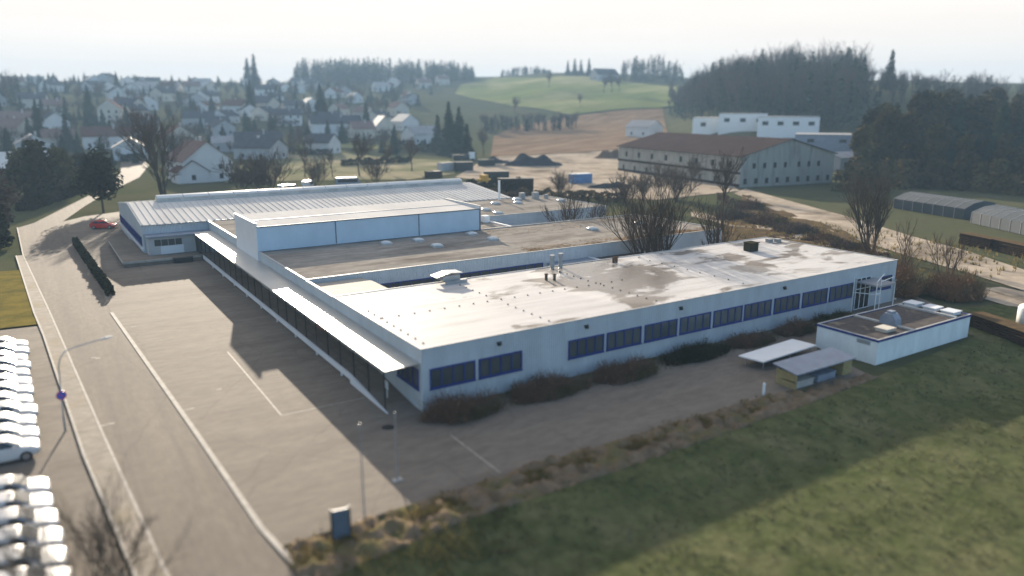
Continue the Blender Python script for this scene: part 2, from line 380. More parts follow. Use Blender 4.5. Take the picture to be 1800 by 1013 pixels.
def drape(name, poly, m_, off, step, k='structure', rough=0.0, rs=.8, seed=0.0):
    poly = [tuple(p[:2]) for p in poly]; bd = []
    for a, b in zip(poly, poly[1:]+poly[:1]):
        n = max(1, int(((b[0]-a[0])**2+(b[1]-a[1])**2)**.5/step))
        bd += [(a[0]+(b[0]-a[0])*i/n, a[1]+(b[1]-a[1])*i/n) for i in range(n)]
    xs = [p[0] for p in poly]; ys = [p[1] for p in poly]
    pts = [Vector(p) for p in bd]
    y = min(ys)
    while y < max(ys):
        x = min(xs)
        while x < max(xs):
            q = (x+R.uniform(-.2,.2)*step, y+R.uniform(-.2,.2)*step)
            if inside(q, poly): pts.append(Vector(q))
            x += step
        y += step
    nb = len(bd); ed = [(i, (i+1) % nb) for i in range(nb)]
    v, e, f, *_ = delaunay_2d_cdt(pts, ed, [], 1, 1e-5)
    mb = MB()
    for i, p in enumerate(v):
        z = gz(p.x, p.y)+off
        if rough and i >= nb: z += rough*(noise.noise((p.x*rs, p.y*rs, seed))*.6+.4*abs(noise.noise((p.x*rs*2.7, p.y*rs*2.7, seed+5))))
        mb.v.append((p.x, p.y, z))
    for q in f:
        mb.f.append(tuple(q)); mb.mi.append(0)
    o = mb.build(name, m_, smooth=True)
    for pl in o.data.polygons:
        if pl.normal.z < 0: pl.flip()
    return kind(o, k)

KR = [(-12.6,-14.5), (-13.3,-9), (-13.9,5.1), (-15.6,40.6), (-16.1,87.7), (-16.9,116.3)]      # street kerb, yard side
KL = [(-17.2,-16), (-18.0,-10.4), (-19.1,8.4), (-21.0,44.1), (-23.2,81.5), (-24.0,112)]        # street kerb, far side
KRf = [g(150,362), g(190,338), g(245,312), g(262,292), hit(238,270), hit(232,256)]
KLf = [g(60,392), g(120,362), g(172,336), g(212,306), hit(212,280), hit(208,262)]
drape('street', KR+KRf+list(reversed(KL+KLf)), street_m, .0, 8)
yard = [(-13.05,-11.0), (24,-11.0), (33,-12.2), (35.2,-6), (58.5,-4.8), (62,2), (62,112), (45,132), (-3,128), (-13,122), (-16.9,116.3), (-16.1,87.7), (-15.6,40.6), (-13.9,5.1), (-13.3,-9)]
drape('yard_pavement', yard, asphalt, .012, 10)
# gutter strips and pavement kerb
def strip(name, line, w, h, m_, z0=-.05, side=1):
    mb = MB(); pts = [Vector((p[0], p[1], 0)) for p in line]; L_, R_ = [], []
    for i, p in enumerate(pts):
        d = (pts[min(i+1, len(pts)-1)]-pts[max(i-1, 0)]).normalized(); nrm = Vector((-d.y, d.x, 0))*side
        L_.append(p); R_.append(p+nrm*w)
    for i in range(len(pts)-1):
        a, b, c, d = L_[i], L_[i+1], R_[i+1], R_[i]
        mb.poly([(q.x, q.y, h) for q in (a, b, c, d)])
        mb.poly([(a.x, a.y, z0), (b.x, b.y, z0), (b.x, b.y, h), (a.x, a.y, h)])
        mb.poly([(d.x, d.y, h), (c.x, c.y, h), (c.x, c.y, z0), (d.x, d.y, z0)])
    return kind(mb.build(name, m_), 'structure')
strip('kerb', [(p[0]-.14, p[1]) for p in KR[:4]], .3, .055, concrete, side=-1)
pav = [(-18.6,-16), (-19.1,-10.4), (-20.25,5), (-21.7,35.2), (-22.3,44.5), (-24.0,81.5)]
drape('pavement', KL[:5]+list(reversed(pav)), paving, .1, 6)
strip('kerb', [(p[0]-.01, p[1]) for p in KL], .16, .112, concrete, side=-1)
strip('kerb', [(p[0]+.1, p[1]) for p in pav], .16, .13, concrete, side=1)
drape('parking_lot', [(-18.75,-16), (-19.3,-10.4), (-20.35,5), (-21.8,35.2), (-22.0,39.0), (-48,41), (-48,-16)], asphalt, .014, 6)
drape('grass_patch', [(-22.0,39.6), (-22.6,50), (-23.5,70), (-50,76), (-50,41.5)], yellow_grass, .06, 1.2, rough=.12, rs=.9)
lawn = [(-12.2,-14.6), (-4,-13.8), (8,-13.7), (23,-13.4), (33,-12.9), (50.6,-11.6), (52,-5), (60,-6), (75,-9), (75,-42), (20,-42), (-12,-40)]
drape('lawn', lawn, lawn_m, .02, .55, rough=.10, rs=1.1)
drape('dirt_verge', [(-13.1,-11.4), (-8,-10.9), (2,-10.7), (14,-10.8), (22,-10.9), (29,-11.7), (33,-12.4), (33,-13.1), (22,-13.6), (8,-13.9), (-4,-13.8), (-11,-14.6), (-12.9,-15)],
      verge_m, .035, .28, rough=.75, rs=1.35, seed=9)
# far ground
drape('scrubland', [g(1210,418), g(1262,396), g(1300,372), g(1305,340), g(1400,378), g(1490,408), g(1530,440), g(1600,470), (64,4), (62,20), (62,60)], scrub_m, .03, 2.5, rough=.9, rs=.2)
drape('gravel_road', [g(1290,340), g(1310,332), g(1400,357), g(1500,384), g(1600,415), g(1700,442), g(1800,475), g(1900,505), g(1900,560), g(1800,512), g(1700,480), g(1600,452), g(1500,420), g(1400,386)], gravel_m, .05, 4)
drape('gravel_path', [g(1215,371), g(1350,401), g(1510,431), g(1560,443), g(1560,457), g(1505,445), g(1350,414), g(1215,381)], gravel_m, .09, 3)
drape('gravel_yard', [g(1300,336), g(1150,352), g(1000,345), g(930,342), g(850,318), g(800,312), hit(845,285), hit(880,274), hit(1000,268), hit(1110,262), g(1120,300), g(1290,328)], gravel_m, .06, 6)
drape('gravel_path', [g(1715,508), g(1760,505), g(1830,520), g(1830,545), g(1770,538), g(1725,525)], gravel_m, .05, 3)
drape('ploughed_field', [hit(862,276), hit(868,240), hit(905,222), hit(1000,206), hit(1085,196), hit(1165,192), hit(1175,240), hit(1110,262), hit(1000,270)], brown_field, .25, 7)
drape('green_field', [hit(800,166), hit(810,150), hit(870,138), hit(1000,135), hit(1090,141), hit(1190,155), hit(1195,185), hit(1085,194), hit(1000,203), hit(930,190), hit(860,180)], green_field, .5, 12)
drape('meadow', [g(395,322), g(520,318), g(720,316), g(800,306), hit(790,282), hit(690,278), hit(560,262), hit(500,270), hit(440,283), g(400,300)], frost_grass, .08, 7)
drape('meadow', [hit(500,255), hit(640,250), hit(690,262), hit(560,260), hit(480,272), hit(400,270)], green_field, .16, 7)

# yard markings
mk = MB()
mk.box(-8.47,-8.35,4.7,21,.016,.020); mk.box(-8.35,-2.4,4.62,4.74,.016,.020)
kind(mk.build('parking_line', line_paint), 'structure')
mk = MB()
for u, v, l in ((330,720,.9), (385,685,.35), (285,675,.5), (235,575,.5)):
    x, y = g(u, v); mk.box(x-l/2, x+l/2, y-.09, y+.09, .016, .020)
x, y = g(820,795)
mk.box(-.2,-.06,-10.4,-4.3,.016,.020)
kind(mk.build('road_marking', line_paint), 'structure')
mk = MB()
for u, v in ((165,629), (172,630), (183,748), (196,745)):
    x, y = g(u, v); mk.box(x-.2, x+.2, y-.12, y+.12, .004, .009)
kind(mk.build('road_marking', line_paint), 'structure')
mk = MB(); x, y = g(682,752)
mk.prism([(x+.42*cos(t*pi/6), y+.42*sin(t*pi/6)) for t in range(12)], .0, .022)
tag(mk.build('manhole_cover', dark_metal), 'dark round manhole cover in the yard near the ramp foot', 'manhole cover')

# ------------------------------------------------------------------ FACTORY
FB = thing('factory_building', 'large low factory with blue window bands, flat roofs and a ribbed metal hall behind', 'factory')
def part(mb, name, m_, parent=FB, label=None, smooth=False):
    o = mb.build(name, m_, parent, smooth)
    if label: o['label'] = label
    return o
H = 4.6
# front wing
w = MB(); w.cur = 0
w.box(0, 56.7, 0, .25, 0, H-.06, 'tn'); w.box(0, 56.7, 17.05, 17.3, 0, H-.06, 'ts')
w.cur = 1
w.box(0, .25, .25, 17.05, 0, H-.06, 'tsne'); w.box(56.45, 56.7, .25, 17.05, 0, H-.06, 'tsnw')
part(w, 'wall', [facade, facade_y], label='blue-grey corrugated wall of the front wing')
r = MB(); r.box(.05, 56.65, .05, 17.25, H-.3, H-.055, 'b')
part(r, 'roof', white_roof, label='pale membrane roof of the front wing with damp stains')
t = MB()
t.box(-.06, 56.76, -.06, .07, H-.055, H+.005); t.box(-.06, .07, .07, 17.23, H-.055, H+.005); t.box(56.63, 56.76, .07, 17.23, H-.055, H+.005); t.box(-.06, 56.76, 17.23, 17.36, H-.055, H+.005)
part(t, 'roof_edge', trim)
def window(x0, x1, z0, z1, n, axis='x', pos=0.0, out=-1, parent=FB, fm=blue_frame, pm=blind_glass, fw=.11):
    # band window standing proud of the wall; axis: direction it runs in
    f = MB(); p = MB(); o = .09*out
    def bx(mb, a0, a1, d0, d1, c0, c1):
        d0, d1 = sorted((d0, d1))
        if axis == 'x': mb.box(a0, a1, pos+d0, pos+d1, c0, c1)
        else: mb.box(pos+d0, pos+d1, a0, a1, c0, c1)
    bx(f, x0, x1, 0, o, z1-fw, z1); bx(f, x0, x1, 0, o, z0, z0+fw)
    bx(f, x0, x0+fw, 0, o, z0+fw, z1-fw); bx(f, x1-fw, x1, 0, o, z0+fw, z1-fw)
    for i in range(1, n):
        c = x0+(x1-x0)*i/n; bx(f, c-fw*.45, c+fw*.45, 0, o*.92, z0+fw, z1-fw)
    bx(f, x0-.05, x1+.05, 0, o*1.6, z0-.05, z0-.002)
    fo = f.build('window', fm, parent)
    bx(p, x0+fw, x1-fw, .012*out, .03*out, z0+fw, z1-fw)
    p.build('pane', pm, fo)
    return fo
for a, b in ((.6,4.2), (4.5,8.2), (12.51,16.03), (16.33,20.0), (20.38,24.07), (24.42,28.17), (28.54,32.26), (32.57,36.31), (36.73,40.45), (40.9,44.79), (45.17,49.12)):
    window(a, b, 1.55, 3.04, 4)
window(52.3, 54.0, 1.7, 2.5, 2); window(54.15, 55.95, 1.6, 3.04, 2)
window(.45, 4.0, 1.5, 2.95, 4, 'y', 0, -1)
# entrance
e = MB(); e.box(49.55, 52.0, -.07, -.005, .05, 3.35)
en = part(e, 'door', dark_glass)
e = MB()
for x in (49.5, 50.3, 51.15, 51.98): e.box(x-.045, x+.045, -.12, -.075, .05, 3.4)
for z in (.05, 2.2, 3.35): e.box(49.46, 52.02, -.135, -.121, z, z+.09)
part(e, 'frame', panel_w, en)
e = MB(); e.slab([(49.6,-2.5,3.05), (52.6,-2.5,3.05), (52.6,-.1,3.12), (49.6,-.1,3.12)], .16)
pc = part(e, 'porch_roof', pale_roof)
e = MB()
for x, y in ((49.3,-2.45), (50.0,-2.45), (52.5,-2.45)): e.tube((x,y,0), (x,y,3.6 if x < 51 else 2.9), .05, n=6)
e.tube((49.3,-2.45,3.55), (52.5,-1.2,3.75), .04); e.tube((49.3,-2.45,2.3), (50.0,-2.45,2.3), .035); e.tube((50.0,-2.45,3.5), (52.6,-2.2,3.62), .04)
e.tube((48.7,-.3,2.1), (50.0,-2.45,2.1), .035); e.tube((48.75,-.3,0), (48.75,-.3,3.7), .04)
part(e, 'porch_post', white_paint, pc)
e = MB(); e.path([(56.55,-.12,.2), (56.55,-.12,2.4), (56.6,-.3,2.4)], .05); e.box(56.4,56.75,-.4,-.1,.25,.4)
part(e, 'drainpipe', cream)
for x in (6.2, 14.2, 24.4, 38.0):
    e = MB(); e.box(x-.12, x+.12, -.22, -.002, 3.78, 3.98); e.box(x-.2, x+.2, -.1, -.004, 3.98, 4.05); part(e, 'wall_lamp', dark_metal)
# roof details of the front wing
def vent(x, y, z, h=.05, r=.065):
    v = MB(); v.tube((x,y,z), (x,y,z+h), r, r, 8); v.tube((x,y,z+h), (x,y,z+h+.03), r*1.3, r*.6, 8, True); return part(v, 'roof_vent', rubber)
zr = H-.055
for i in range(19): vent(.9+i*1.36, 8.65+R.uniform(-.06,.06), zr)
for i in range(14): vent(11.36, 1.0+i*1.18, zr) if abs(i-6.5) > .6 else None
for i in range(14): vent(22.5+R.uniform(-.05,.05), 1.0+i*1.15, zr)
for i in range(9): vent(.75, 1.2+i*1.25, zr)
for i in range(9): vent(34.0+R.uniform(-.05,.05), 1.5+i*1.8, zr)
for x, y, h in ((23.0,16.8,1.35), (24.0,16.7,1.45)):
    v = MB(); v.tube((x,y,zr), (x,y,zr+h*.75), .2, .2, 12); v.tube((x,y,zr+h*.75), (x,y,zr+h), .27, .27, 12, True); v.tube((x,y,zr+.2), (x,y,zr+.26), .25, .25, 12, True)
    part(v, 'flue_pipe', galv)
for x, y in ((19.3,12.6), (19.9,12.1), (30.0,15.4), (30.3,15.3)):
    v = MB(); v.box(x-.1, x+.1, y-.1, y+.1, zr, zr+.55); v.box(x-.15, x+.15, y-.15, y+.15, zr+.55, zr+.62); part(v, 'flue_pipe', brown_heap)
v = MB(); v.box(47.1, 48.3, 11.6, 12.7, zr, zr+.95); v.box(47.0, 48.4, 11.5, 12.8, zr+.95, zr+1.02); v.box(46.95,47.095,11.7,12.6,zr+.2,zr+.8)
part(v, 'ventilation_box', olive_hedge)
v = MB(); v.box(10.2, 12.0, 16.3, 17.5, zr+.3, zr+.75); v.slab([(9.5,16.2,zr+.72), (10.9,16.2,zr+1.02), (10.9,17.6,zr+1.02), (9.5,17.6,zr+.72)], .08)
v.slab([(10.9,16.1,zr+1.05), (12.2,16.1,zr+.95), (12.2,17.6,zr+.95), (10.9,17.6,zr+1.05)], .08); v.box(10.4,12.6,16.0,16.28,zr,zr+.3)
part(v, 'ventilation_box', galv)
for x, y in ((54.2,14.8), (55.1,14.3)):
    v = MB(); v.box(x-.35, x+.35, y-.3, y+.3, zr, zr+.35); v.box(x-.4,x+.4,y-.35,y+.35,zr+.35,zr+.4); part(v, 'ventilation_box', galv)

# courtyard strip between front and middle wing
r = MB(); r.prism([(.2,17.37), (5.9,17.37), (5.9,22.9), (5.4,24.7), (.2,24.7)], 3.6, 4.15); part(r, 'roof', mat('pale_ballast', (.36,.325,.27), (.30,.27,.225), .8, .85, bump=.2), label='small pale lower roof between front and middle wing')
r = MB(); r.box(28.2, 34.2, 17.37, 24.9, 0, 3.0); r.box(34.2, 42.0, 17.37, 24.9, 0, 2.8)
part(r, 'wall', facade, label='low connecting passage between the wings')
r = MB(); r.box(28.05, 34.1, 17.37, 24.85, 3.002, 3.1); part(r, 'roof', grey_sheet, label='grey flat roof of the connecting passage')
r = MB(); r.box(34.3, 42.1, 17.37, 24.85, 2.802, 2.95); part(r, 'roof', hut_roof, label='leaf-strewn flat roof of the connecting passage')
r = MB(); r.box(34.1, 34.3, 17.37, 24.85, 3.0, 3.22); r.box(42.1, 42.3, 17.37, 24.85, 2.8, 3.1); part(r, 'roof_edge', white_paint)
# middle wing
w = MB()
w.box(0, 57.2, 25, 25.25, 0, H-.06, 'tn'); w.box(0, 57.2, 41.85, 42.1, 0, H-.06, 'ts'); w.cur = 1
w.box(0, .25, 25.25, 41.85, 0, H-.06, 'tsne'); w.box(56.95, 57.2, 25.25, 41.85, 0, H-.06, 'tsnw'); w.box(0, .25, 17.3, 25, 0, 4.5); w.box(0, .25, 52.25, 70.4, 0, H-.06)
part(w, 'wall', [facade, facade_y], label='blue-grey corrugated wall of the middle wing')
window(6.2, 27.6, 2.2, 3.2, 18, 'x', 25, -1)
r = MB(); r.box(.06, 57.14, 25.06, 42.04, H-.4, H-.1, 'b'); part(r, 'roof', grey_roof, label='grey bitumen roof of the middle wing')
t = MB(); T0, T1 = H-.058, H+.01
t.box(-.07, 57.27, 24.93, 25.12, T0, T1); t.box(-.07, .12, 25.12, 41.7, T0, T1); t.box(57.08, 57.27, 25.12, 41.98, T0, T1); t.box(29.6, 57.27, 41.98, 42.17, T0, T1); t.box(-.07,.12,17.37,24.93,4.5,4.56)
part(t, 'roof_edge', trim)
def skylight(x, y, z, s=1.15):
    v = MB(); v.box(x-s/2-.05, x+s/2+.05, y-s/2-.05, y+s/2+.05, z, z+.16)
    fr = part(v, 'skylight', trim)
    d = MB(); rings = []
    for k in range(5):
        t_ = k/4*pi/2; q = s/2*(cos(t_)*.97+.03); hh = .17+.30*sin(t_)
        rings.append([(x+q*ca*(1 if abs(ca) > .9 else 1.0), y+q*sa, z+hh) for ca, sa in ((-1,-1), (-.0,-1.04), (1,-1), (1.04,0), (1,1), (0,1.04), (-1,1), (-1.04,0))])
    d.loft(rings); d.build('dome', dome_m, fr, smooth=True)
for x, y in ((14.2,38.8), (18.4,38.6), (18.6,34.0), (26.3,39.2), (26.6,34.5), (42.0,34.0), (50.8,34.4)): skylight(x, y, H-.1)
# upper plant box
w = MB(); PT = 7.35
w.box(0, 29.2, 42.1, 42.3, 4.2, PT); part(w, 'wall', panel_m, label='tall smooth blue-grey panel wall of the raised roof box')
w = MB()
for x in (9.2, 20.2): w.box(x-.05, x+.05, 42.03, 42.098, 4.62, PT)
w.box(-.02, 29.3, 42.0, 42.098, PT-.06, PT+.06); w.box(29.15,29.3,42.0,42.098,4.5,PT-.06)
part(w, 'joint_trim', mat('joint_grey', (.13,.16,.19), (.10,.12,.145), 2, .6))
w = MB(); w.prism([(0,42.05), (0,52.2), (-.14,52.2), (-.14,42.05)][::-1], 3.0, 7.75); part(w, 'wall', panel_w, label='pale end wall of the raised roof box')
w = MB(); w.prism([(29.2,42.3), (29.38,42.3), (29.38,52.2), (29.2,52.2)], 4.2, 7.72); w.box(0, 29.2, 52.0, 52.2, 4.2, 7.6); part(w, 'wall', panel_w, label='grey end wall of the raised roof box')
r = MB(); r.slab([(.01,42.3,PT), (29.19,42.3,PT), (29.19,52,PT+.3), (.01,52,PT+.3)], .15); part(r, 'roof', metal_roof, label='sloping sheet roof of the raised box')
r = MB(); r.box(.0, 29.2, 46.5, 46.62, PT+.13, PT+.19); r.box(29.12, 29.46, 42.1, 52.2, 7.722, 7.79); r.box(-.2, .06, 42.1, 52.2, 7.752, 7.8); part(r, 'roof_edge', trim)
# low roof between middle and rear wing
r = MB(); r.box(29.4, 36.2, 42.2, 52, 0, 3.75); part(r, 'wall', facade, label='low link between middle and rear wing')
r = MB(); r.box(29.4, 36.0, 42.2, 51.95, 3.752, 3.85); part(r, 'roof', grey_roof, label='sunken grey roof beside the raised box')
r = MB(); r.box(36.0, 36.35, 42.2, 51.95, 3.752, 4.05); part(r, 'roof_edge', white_paint)
v = MB(); v.box(35.0, 35.9, 50.7, 51.8, 3.9, 4.9); v.box(34.9, 34.995, 50.8, 51.7, 3.98, 4.8)
part(v, 'air_conditioner', white_paint); 
for x, y in ((29.9,46), (30.6,45)):
    v = MB(); v.tube((x,y,3.85), (x,y,4.35), .2, .2, 8, True); v.tube((x,y,4.35), (x,y,4.45), .3, .1, 8, True); part(v, 'roof_vent', white_paint)
# rear wing
w = MB(); w.box(0, 59.6, 52.3, 52.5, 0, H-.06, 'tn'); w.cur = 1; w.box(59.4, 59.6, 52.5, 70.5, 0, H-.06, 'tsnw'); w.cur = 0; w.box(43, 59.6, 70.3, 70.5, 0, H-.06, 't')
part(w, 'wall', [facade, facade_y], label='blue-grey wall of the rear wing')
r = MB(); r.box(.28, 59.4, 52.42, 70.3, H-.4, H-.1, 'b'); part(r, 'roof', grey_roof, label='grey bitumen roof of the rear wing')
t = MB(); t.box(29.5, 59.67, 52.22, 52.4, T0, T1); t.box(59.48, 59.67, 52.4, 70.57, T0, T1); t.box(52.2, 59.48, 70.4, 70.57, T0, T1); t.box(-.07,.2,52.3,70.4,T0,T1); part(t, 'roof_edge', trim)
for x, y in ((45.4,64.6), (39.9,58.6), (39.5,54.1), (51.6,67.3), (49.2,63.4), (57.2,61.8), (9,58), (20,60)): skylight(x, y, H-.1)
for x, y in ((3,56), (6,64), (15.5,66)):
    v = MB(); v.box(x-.4, x+.4, y-.4, y+.4, H-.1, H+.5); v.box(x-.5,x+.5,y-.5,y+.5,H+.5,H+.56); part(v, 'ventilation_box', cream)
for x, y, s in ((53.5,68.6,.9), (55.6,67.4,1.0), (57.4,66.6,.6)):
    v = MB(); v.box(x-s*.5, x+s*.5, y-s*.45, y+s*.45, H-.1, H+s*1.1); v.box(x-s*.38, x+s*.38, y-s*.45-.05, y-s*.45-.002, H+.1, H+s*.95); part(v, 'air_conditioner', galv)
v = MB(); v.tube((48.9,69.0,H-.1), (48.9,69.0,8.0), .2, .2, 10, True); part(v, 'chimney', white_paint)
# rear hall with gable
EZ, PZ, Y0, Y1, YM, X0, X1 = 4.55, 6.05, 70.5, 100.6, 85.5, -8.7, 52.2
w = MB(); w.cur = 1
for x, flip in ((X0, 0), (X1, 1)):
    p = [(x,Y0,0), (x,Y1,0), (x,Y1,EZ), (x,YM,PZ), (x,Y0,EZ)]
    w.poly(p[::-1] if not flip else p)
w.cur = 0
w.poly([(X0,Y0,0), (X1,Y0,0), (X1,Y0,EZ), (X0,Y0,EZ)]); w.poly([(X1,Y1,0), (X0,Y1,0), (X0,Y1,EZ), (X1,Y1,EZ)])
part(w, 'wall', [facade, facade_y], label='grey-blue wall of the gabled rear hall')
r = MB()
r.slab([(X0-.12,Y0-.2,EZ+.09), (X1+.1,Y0-.2,EZ+.09), (X1+.1,YM,PZ+.1), (X0-.12,YM,PZ+.1)], .09)
r.slab([(X0-.12,YM,PZ+.1), (X1+.1,YM,PZ+.1), (X1+.1,Y1+.2,EZ+.09), (X0-.12,Y1+.2,EZ+.09)], .09)
x = X0+.1
while x < X1:
    for (ya, za, yb, zb) in ((Y0-.2, EZ+.092, YM, PZ+.102), (YM, PZ+.102, Y1+.2, EZ+.092)):
        r.slab([(x,ya,za+.09), (x+.12,ya,za+.09), (x+.12,yb,zb+.09), (x,yb,zb+.09)], .09)
    x += .95
part(r, 'roof', metal_roof, label='bright ribbed sheet metal gable roof')
v = MB(); v.box(-4.6, 50, YM-1.0, YM+1.0, PZ-.1, PZ+.62, 'b')
rl = part(v, 'ridge_skylight', trim)
v = MB(); prof_ = [(-1.08,.625), (-.6,.95), (0,1.07), (.6,.95), (1.08,.625)]
for i in range(14):
    xa = -4.6+i*3.9; v.loft([[(xx, YM+a, PZ+b) for a, b in prof_] for xx in (xa+.06, min(xa+3.84, 50))])
v.build('glazing', dome_m, rl)
for i in range(10):
    v = MB(); v.box(-3+i*5.2, -1.2+i*5.2, YM-1.03, YM-1.002, PZ+.2, PZ+.5); v.build('louvre', galv, rl)
t = MB(); t.box(X0-.14, X1+.1, Y0-.32, Y0-.21, EZ-.08, EZ+.07); part(t, 'gutter', galv)
for i in range(7): window(72.0+i*4.1, 75.4+i*4.1, 1.5, 2.75, 4, 'y', X0, -1)
v = MB(); v.box(X0-.2, X0-.002, Y0+.2, Y1, .9, 1.28); part(v, 'wall_band', panel_w)
# dock in front of the hall
v = MB(); v.box(-8.4, -2.3, 68.1, 70.48, .68, 3.1); dk = part(v, 'dock_room', grey_render)
v = MB(); v.box(-8.6, .3, 67.7, 70.46, 3.102, 3.3); part(v, 'roof', grey_sheet, dk)
v = MB()
for i in range(4): v.box(-7.6+i*.9, -6.8+i*.9, 68.03, 68.095, 1.9, 2.75)
part(v, 'window', blind_glass, dk)
v = MB(); v.box(-6.9, -3.9, 68.0, 68.095, .72, 1.85); part(v, 'roller_door', panel_w, dk)
v = MB()
v.box(-12.0, -2.25, 64.6, 70.4, 0, .7); v.box(-12.0, X0-.21, 70.4, 84, 0, .7)
part(v, 'dock_apron', asphalt)
v = MB(); v.box(-12.05, -6.0, 64.5, 64.6, .45, .74); v.box(-3.4, -2.25, 64.5, 64.6, .45, .74); v.box(-12.1,-12.0,64.5,84,.5,.72); part(v, 'apron_edge', concrete)
v = MB(); v.box(-5.9, -3.5, 64.0, 64.59, .02, .66); v.box(-5.7,-3.7,63.8,63.99,.1,.5); part(v, 'dock_buffer', dark_metal)
# loading platform, fence and canopy along the left side
v = MB()
v.box(-2.1, -.01, 8, 66, 0, .7); n = len(v.v)
v.prism([(-2.1,1.2), (-.01,1.2), (-.01,8), (-2.1,8)], -.02, .0, False)
v.poly([(-2.1,1.2,.01), (-.01,1.2,.01), (-.01,8,.7), (-2.1,8,.7)]); v.poly([(-2.1,8,0), (-2.1,1.2,0), (-2.1,1.2,.01), (-2.1,8,.7)])
part(v, 'loading_platform', asphalt)
v = MB()
v.box(-2.22, -2.1, 8, 64, .30, .76); v.poly([(-2.22,8,.76), (-2.22,1.0,.03), (-2.1,1.0,.03), (-2.1,8,.76)]); v.poly([(-2.22,8,.0), (-2.22,8,.76), (-2.22,1.0,.03), (-2.22,1.0,0)]); v.box(-2.22,-2.1,8,8.02,0,.3)
for y in range(10, 64, 6): v.box(-2.215, -2.1, y-.1, y+.1, 0, .30)
part(v, 'platform_edge', panel_w)
cz0, cz1 = 3.42, 3.52
v = MB(); v.slab([(-2.56,.2,cz0), (-.005,.2,cz1), (-.005,67.6,cz1), (-2.56,67.6,cz0)], .06); cn = part(v, 'canopy', canopy_m)
v = MB(); v.box(-2.62, -2.565, .2, 67.6, cz0-.12, cz0+.015); part(v, 'gutter', galv, cn)
yy = 1.7
while yy < 66:
    v = MB(); z0 = .01 if yy < 8 else .7
    v.tube((-2.05,yy,z0), (-2.05,yy,cz0-.08), .05, .05, 6); v.tube((-2.05,yy,cz0-.1), (-.05,yy,cz1-.12), .035, .035, 5)
    part(v, 'post', dark_metal, cn); yy += 2.9
v = MB(); v.poly([(-2.05,1.7,.05), (-2.05,8,.75), (-2.05,66,.75), (-2.05,66,3.3), (-2.05,1.7,3.3)]); fo = part(v, 'mesh_fence', mesh_m)
v = MB()
for z in (1.5, 2.2): v.tube((-2.05,4,z), (-2.05,66,z), .02, n=4)
part(v, 'rail', dark_metal, fo)
for y0, y1, z1 in ((12,14.5,2.9), (22,24.5,3.0), (33,36,3.0), (46,49,3.0), (56,58.5,3.0)):
    v = MB(); v.box(-.06, -.002, y0, y1, .72, z1-.3); v.box(-.1,-.062,(y0+y1)/2-.03,(y0+y1)/2+.03,.72,z1-.3); part(v, 'door', grey_render)
v = MB(); v.box(-.5, -.05, 19.2, 21.2, 1.0, 2.5); v.box(-.55,-.502,19.3,21.1,2.0,2.45); part(v, 'delivery_box', mat('faded_red_panel', (.33,.10,.07), (.25,.10,.08), 1, .7))
v = MB()
for y in (3.2, 3.5):
    for k in range(12):
        a0, a1 = 2*pi*k/12, 2*pi*(k+1)/12
        v.tube((-1.2+.3*cos(a0)*.3, y+.3*cos(a0), 1.2+.3*sin(a0)), (-1.2+.3*cos(a1)*.3, y+.3*cos(a1), 1.2+.3*sin(a1)), .025, n=4)
v.tube((-1.2,3.3,0), (-1.2,3.3,1.0), .03)
tag(v.build('hose_reel', white_paint), 'white hoop-shaped hose reel standing under the canopy end', 'hose reel')

# ------------------------------------------------------------------ small annex hut, shelters
HX0, HX1, HY0, HY1, HZ = 35.6, 50.1, -11.2, -5.55, 2.12
hut = thing('flat_roof_hut', 'low white flat-roofed annex with a dark blue roof edge on the lawn', 'hut', (0,0,0))
v = MB(); v.box(HX0, HX1, HY0, HY1, -.05, HZ-.2, 't'); part(v, 'wall', hut_wall, hut)
v = MB(); v.box(HX0-.06, HX1+.06, HY0-.06, HY0+.1, HZ-.2, HZ); v.box(HX0-.06, HX1+.06, HY1-.1, HY1+.06, HZ-.2, HZ); v.box(HX0-.06, HX0+.1, HY0+.1, HY1-.1, HZ-.2, HZ); v.box(HX1-.1, HX1+.06, HY0+.1, HY1-.1, HZ-.2, HZ)
part(v, 'roof_edge', blue_frame, hut)
v = MB(); v.box(HX0+.1, HX1-.1, HY0+.1, HY1-.1, HZ-.25, HZ-.07); part(v, 'roof', hut_roof, hut)
v = MB(); v.box(40.7, 40.95, HY0+.1, HY1-.1, HZ-.068, HZ+.07); v.box(47.7, 47.95, HY0+.1, HY1-.1, HZ-.068, HZ+.09)
for a in ((HX0-.05, HX1+.05, HY0-.05, HY0+.1), (HX0-.05, HX1+.05, HY1-.1, HY1+.05), (HX0-.05, HX0+.1, HY0+.1, HY1-.1)): v.box(*a, HZ+.001, HZ+.03)
part(v, 'parapet_cap', trim, hut)
for y in (-6.5, -8.3, -10.0):
    v = MB(); v.box(48.3, 49.6, y-.55, y+.55, HZ-.06, HZ+.22); v.box(48.2,49.7,y-.65,y+.65,HZ+.22,HZ+.28); part(v, 'skylight', panel_w, hut)
v = MB(); v.box(38.2, 39.4, -10.3, -9.3, HZ-.06, HZ+.18); v.box(38.1,39.5,-10.4,-9.2,HZ+.18,HZ+.24); part(v, 'skylight', cream, hut)
v = MB(); v.loft([[(xx, -8.9+a, HZ+b) for a, b in ((-.75,-.05),(.75,-.05),(.7,.5),(.35,.95),(-.35,.95),(-.7,.5))] for xx in (40.6, 41.5)])
v.box(40.75, 41.35, -9.15, -8.65, HZ+.955, HZ+1.15)
part(v, 'ventilator', grey_sheet, hut)
v = MB()
for i in range(5): v.box(HX0-.04, HX0-.002, -10.55, -9.35, 1.5+i*.07, 1.54+i*.07)
part(v, 'louvre', galv, hut)

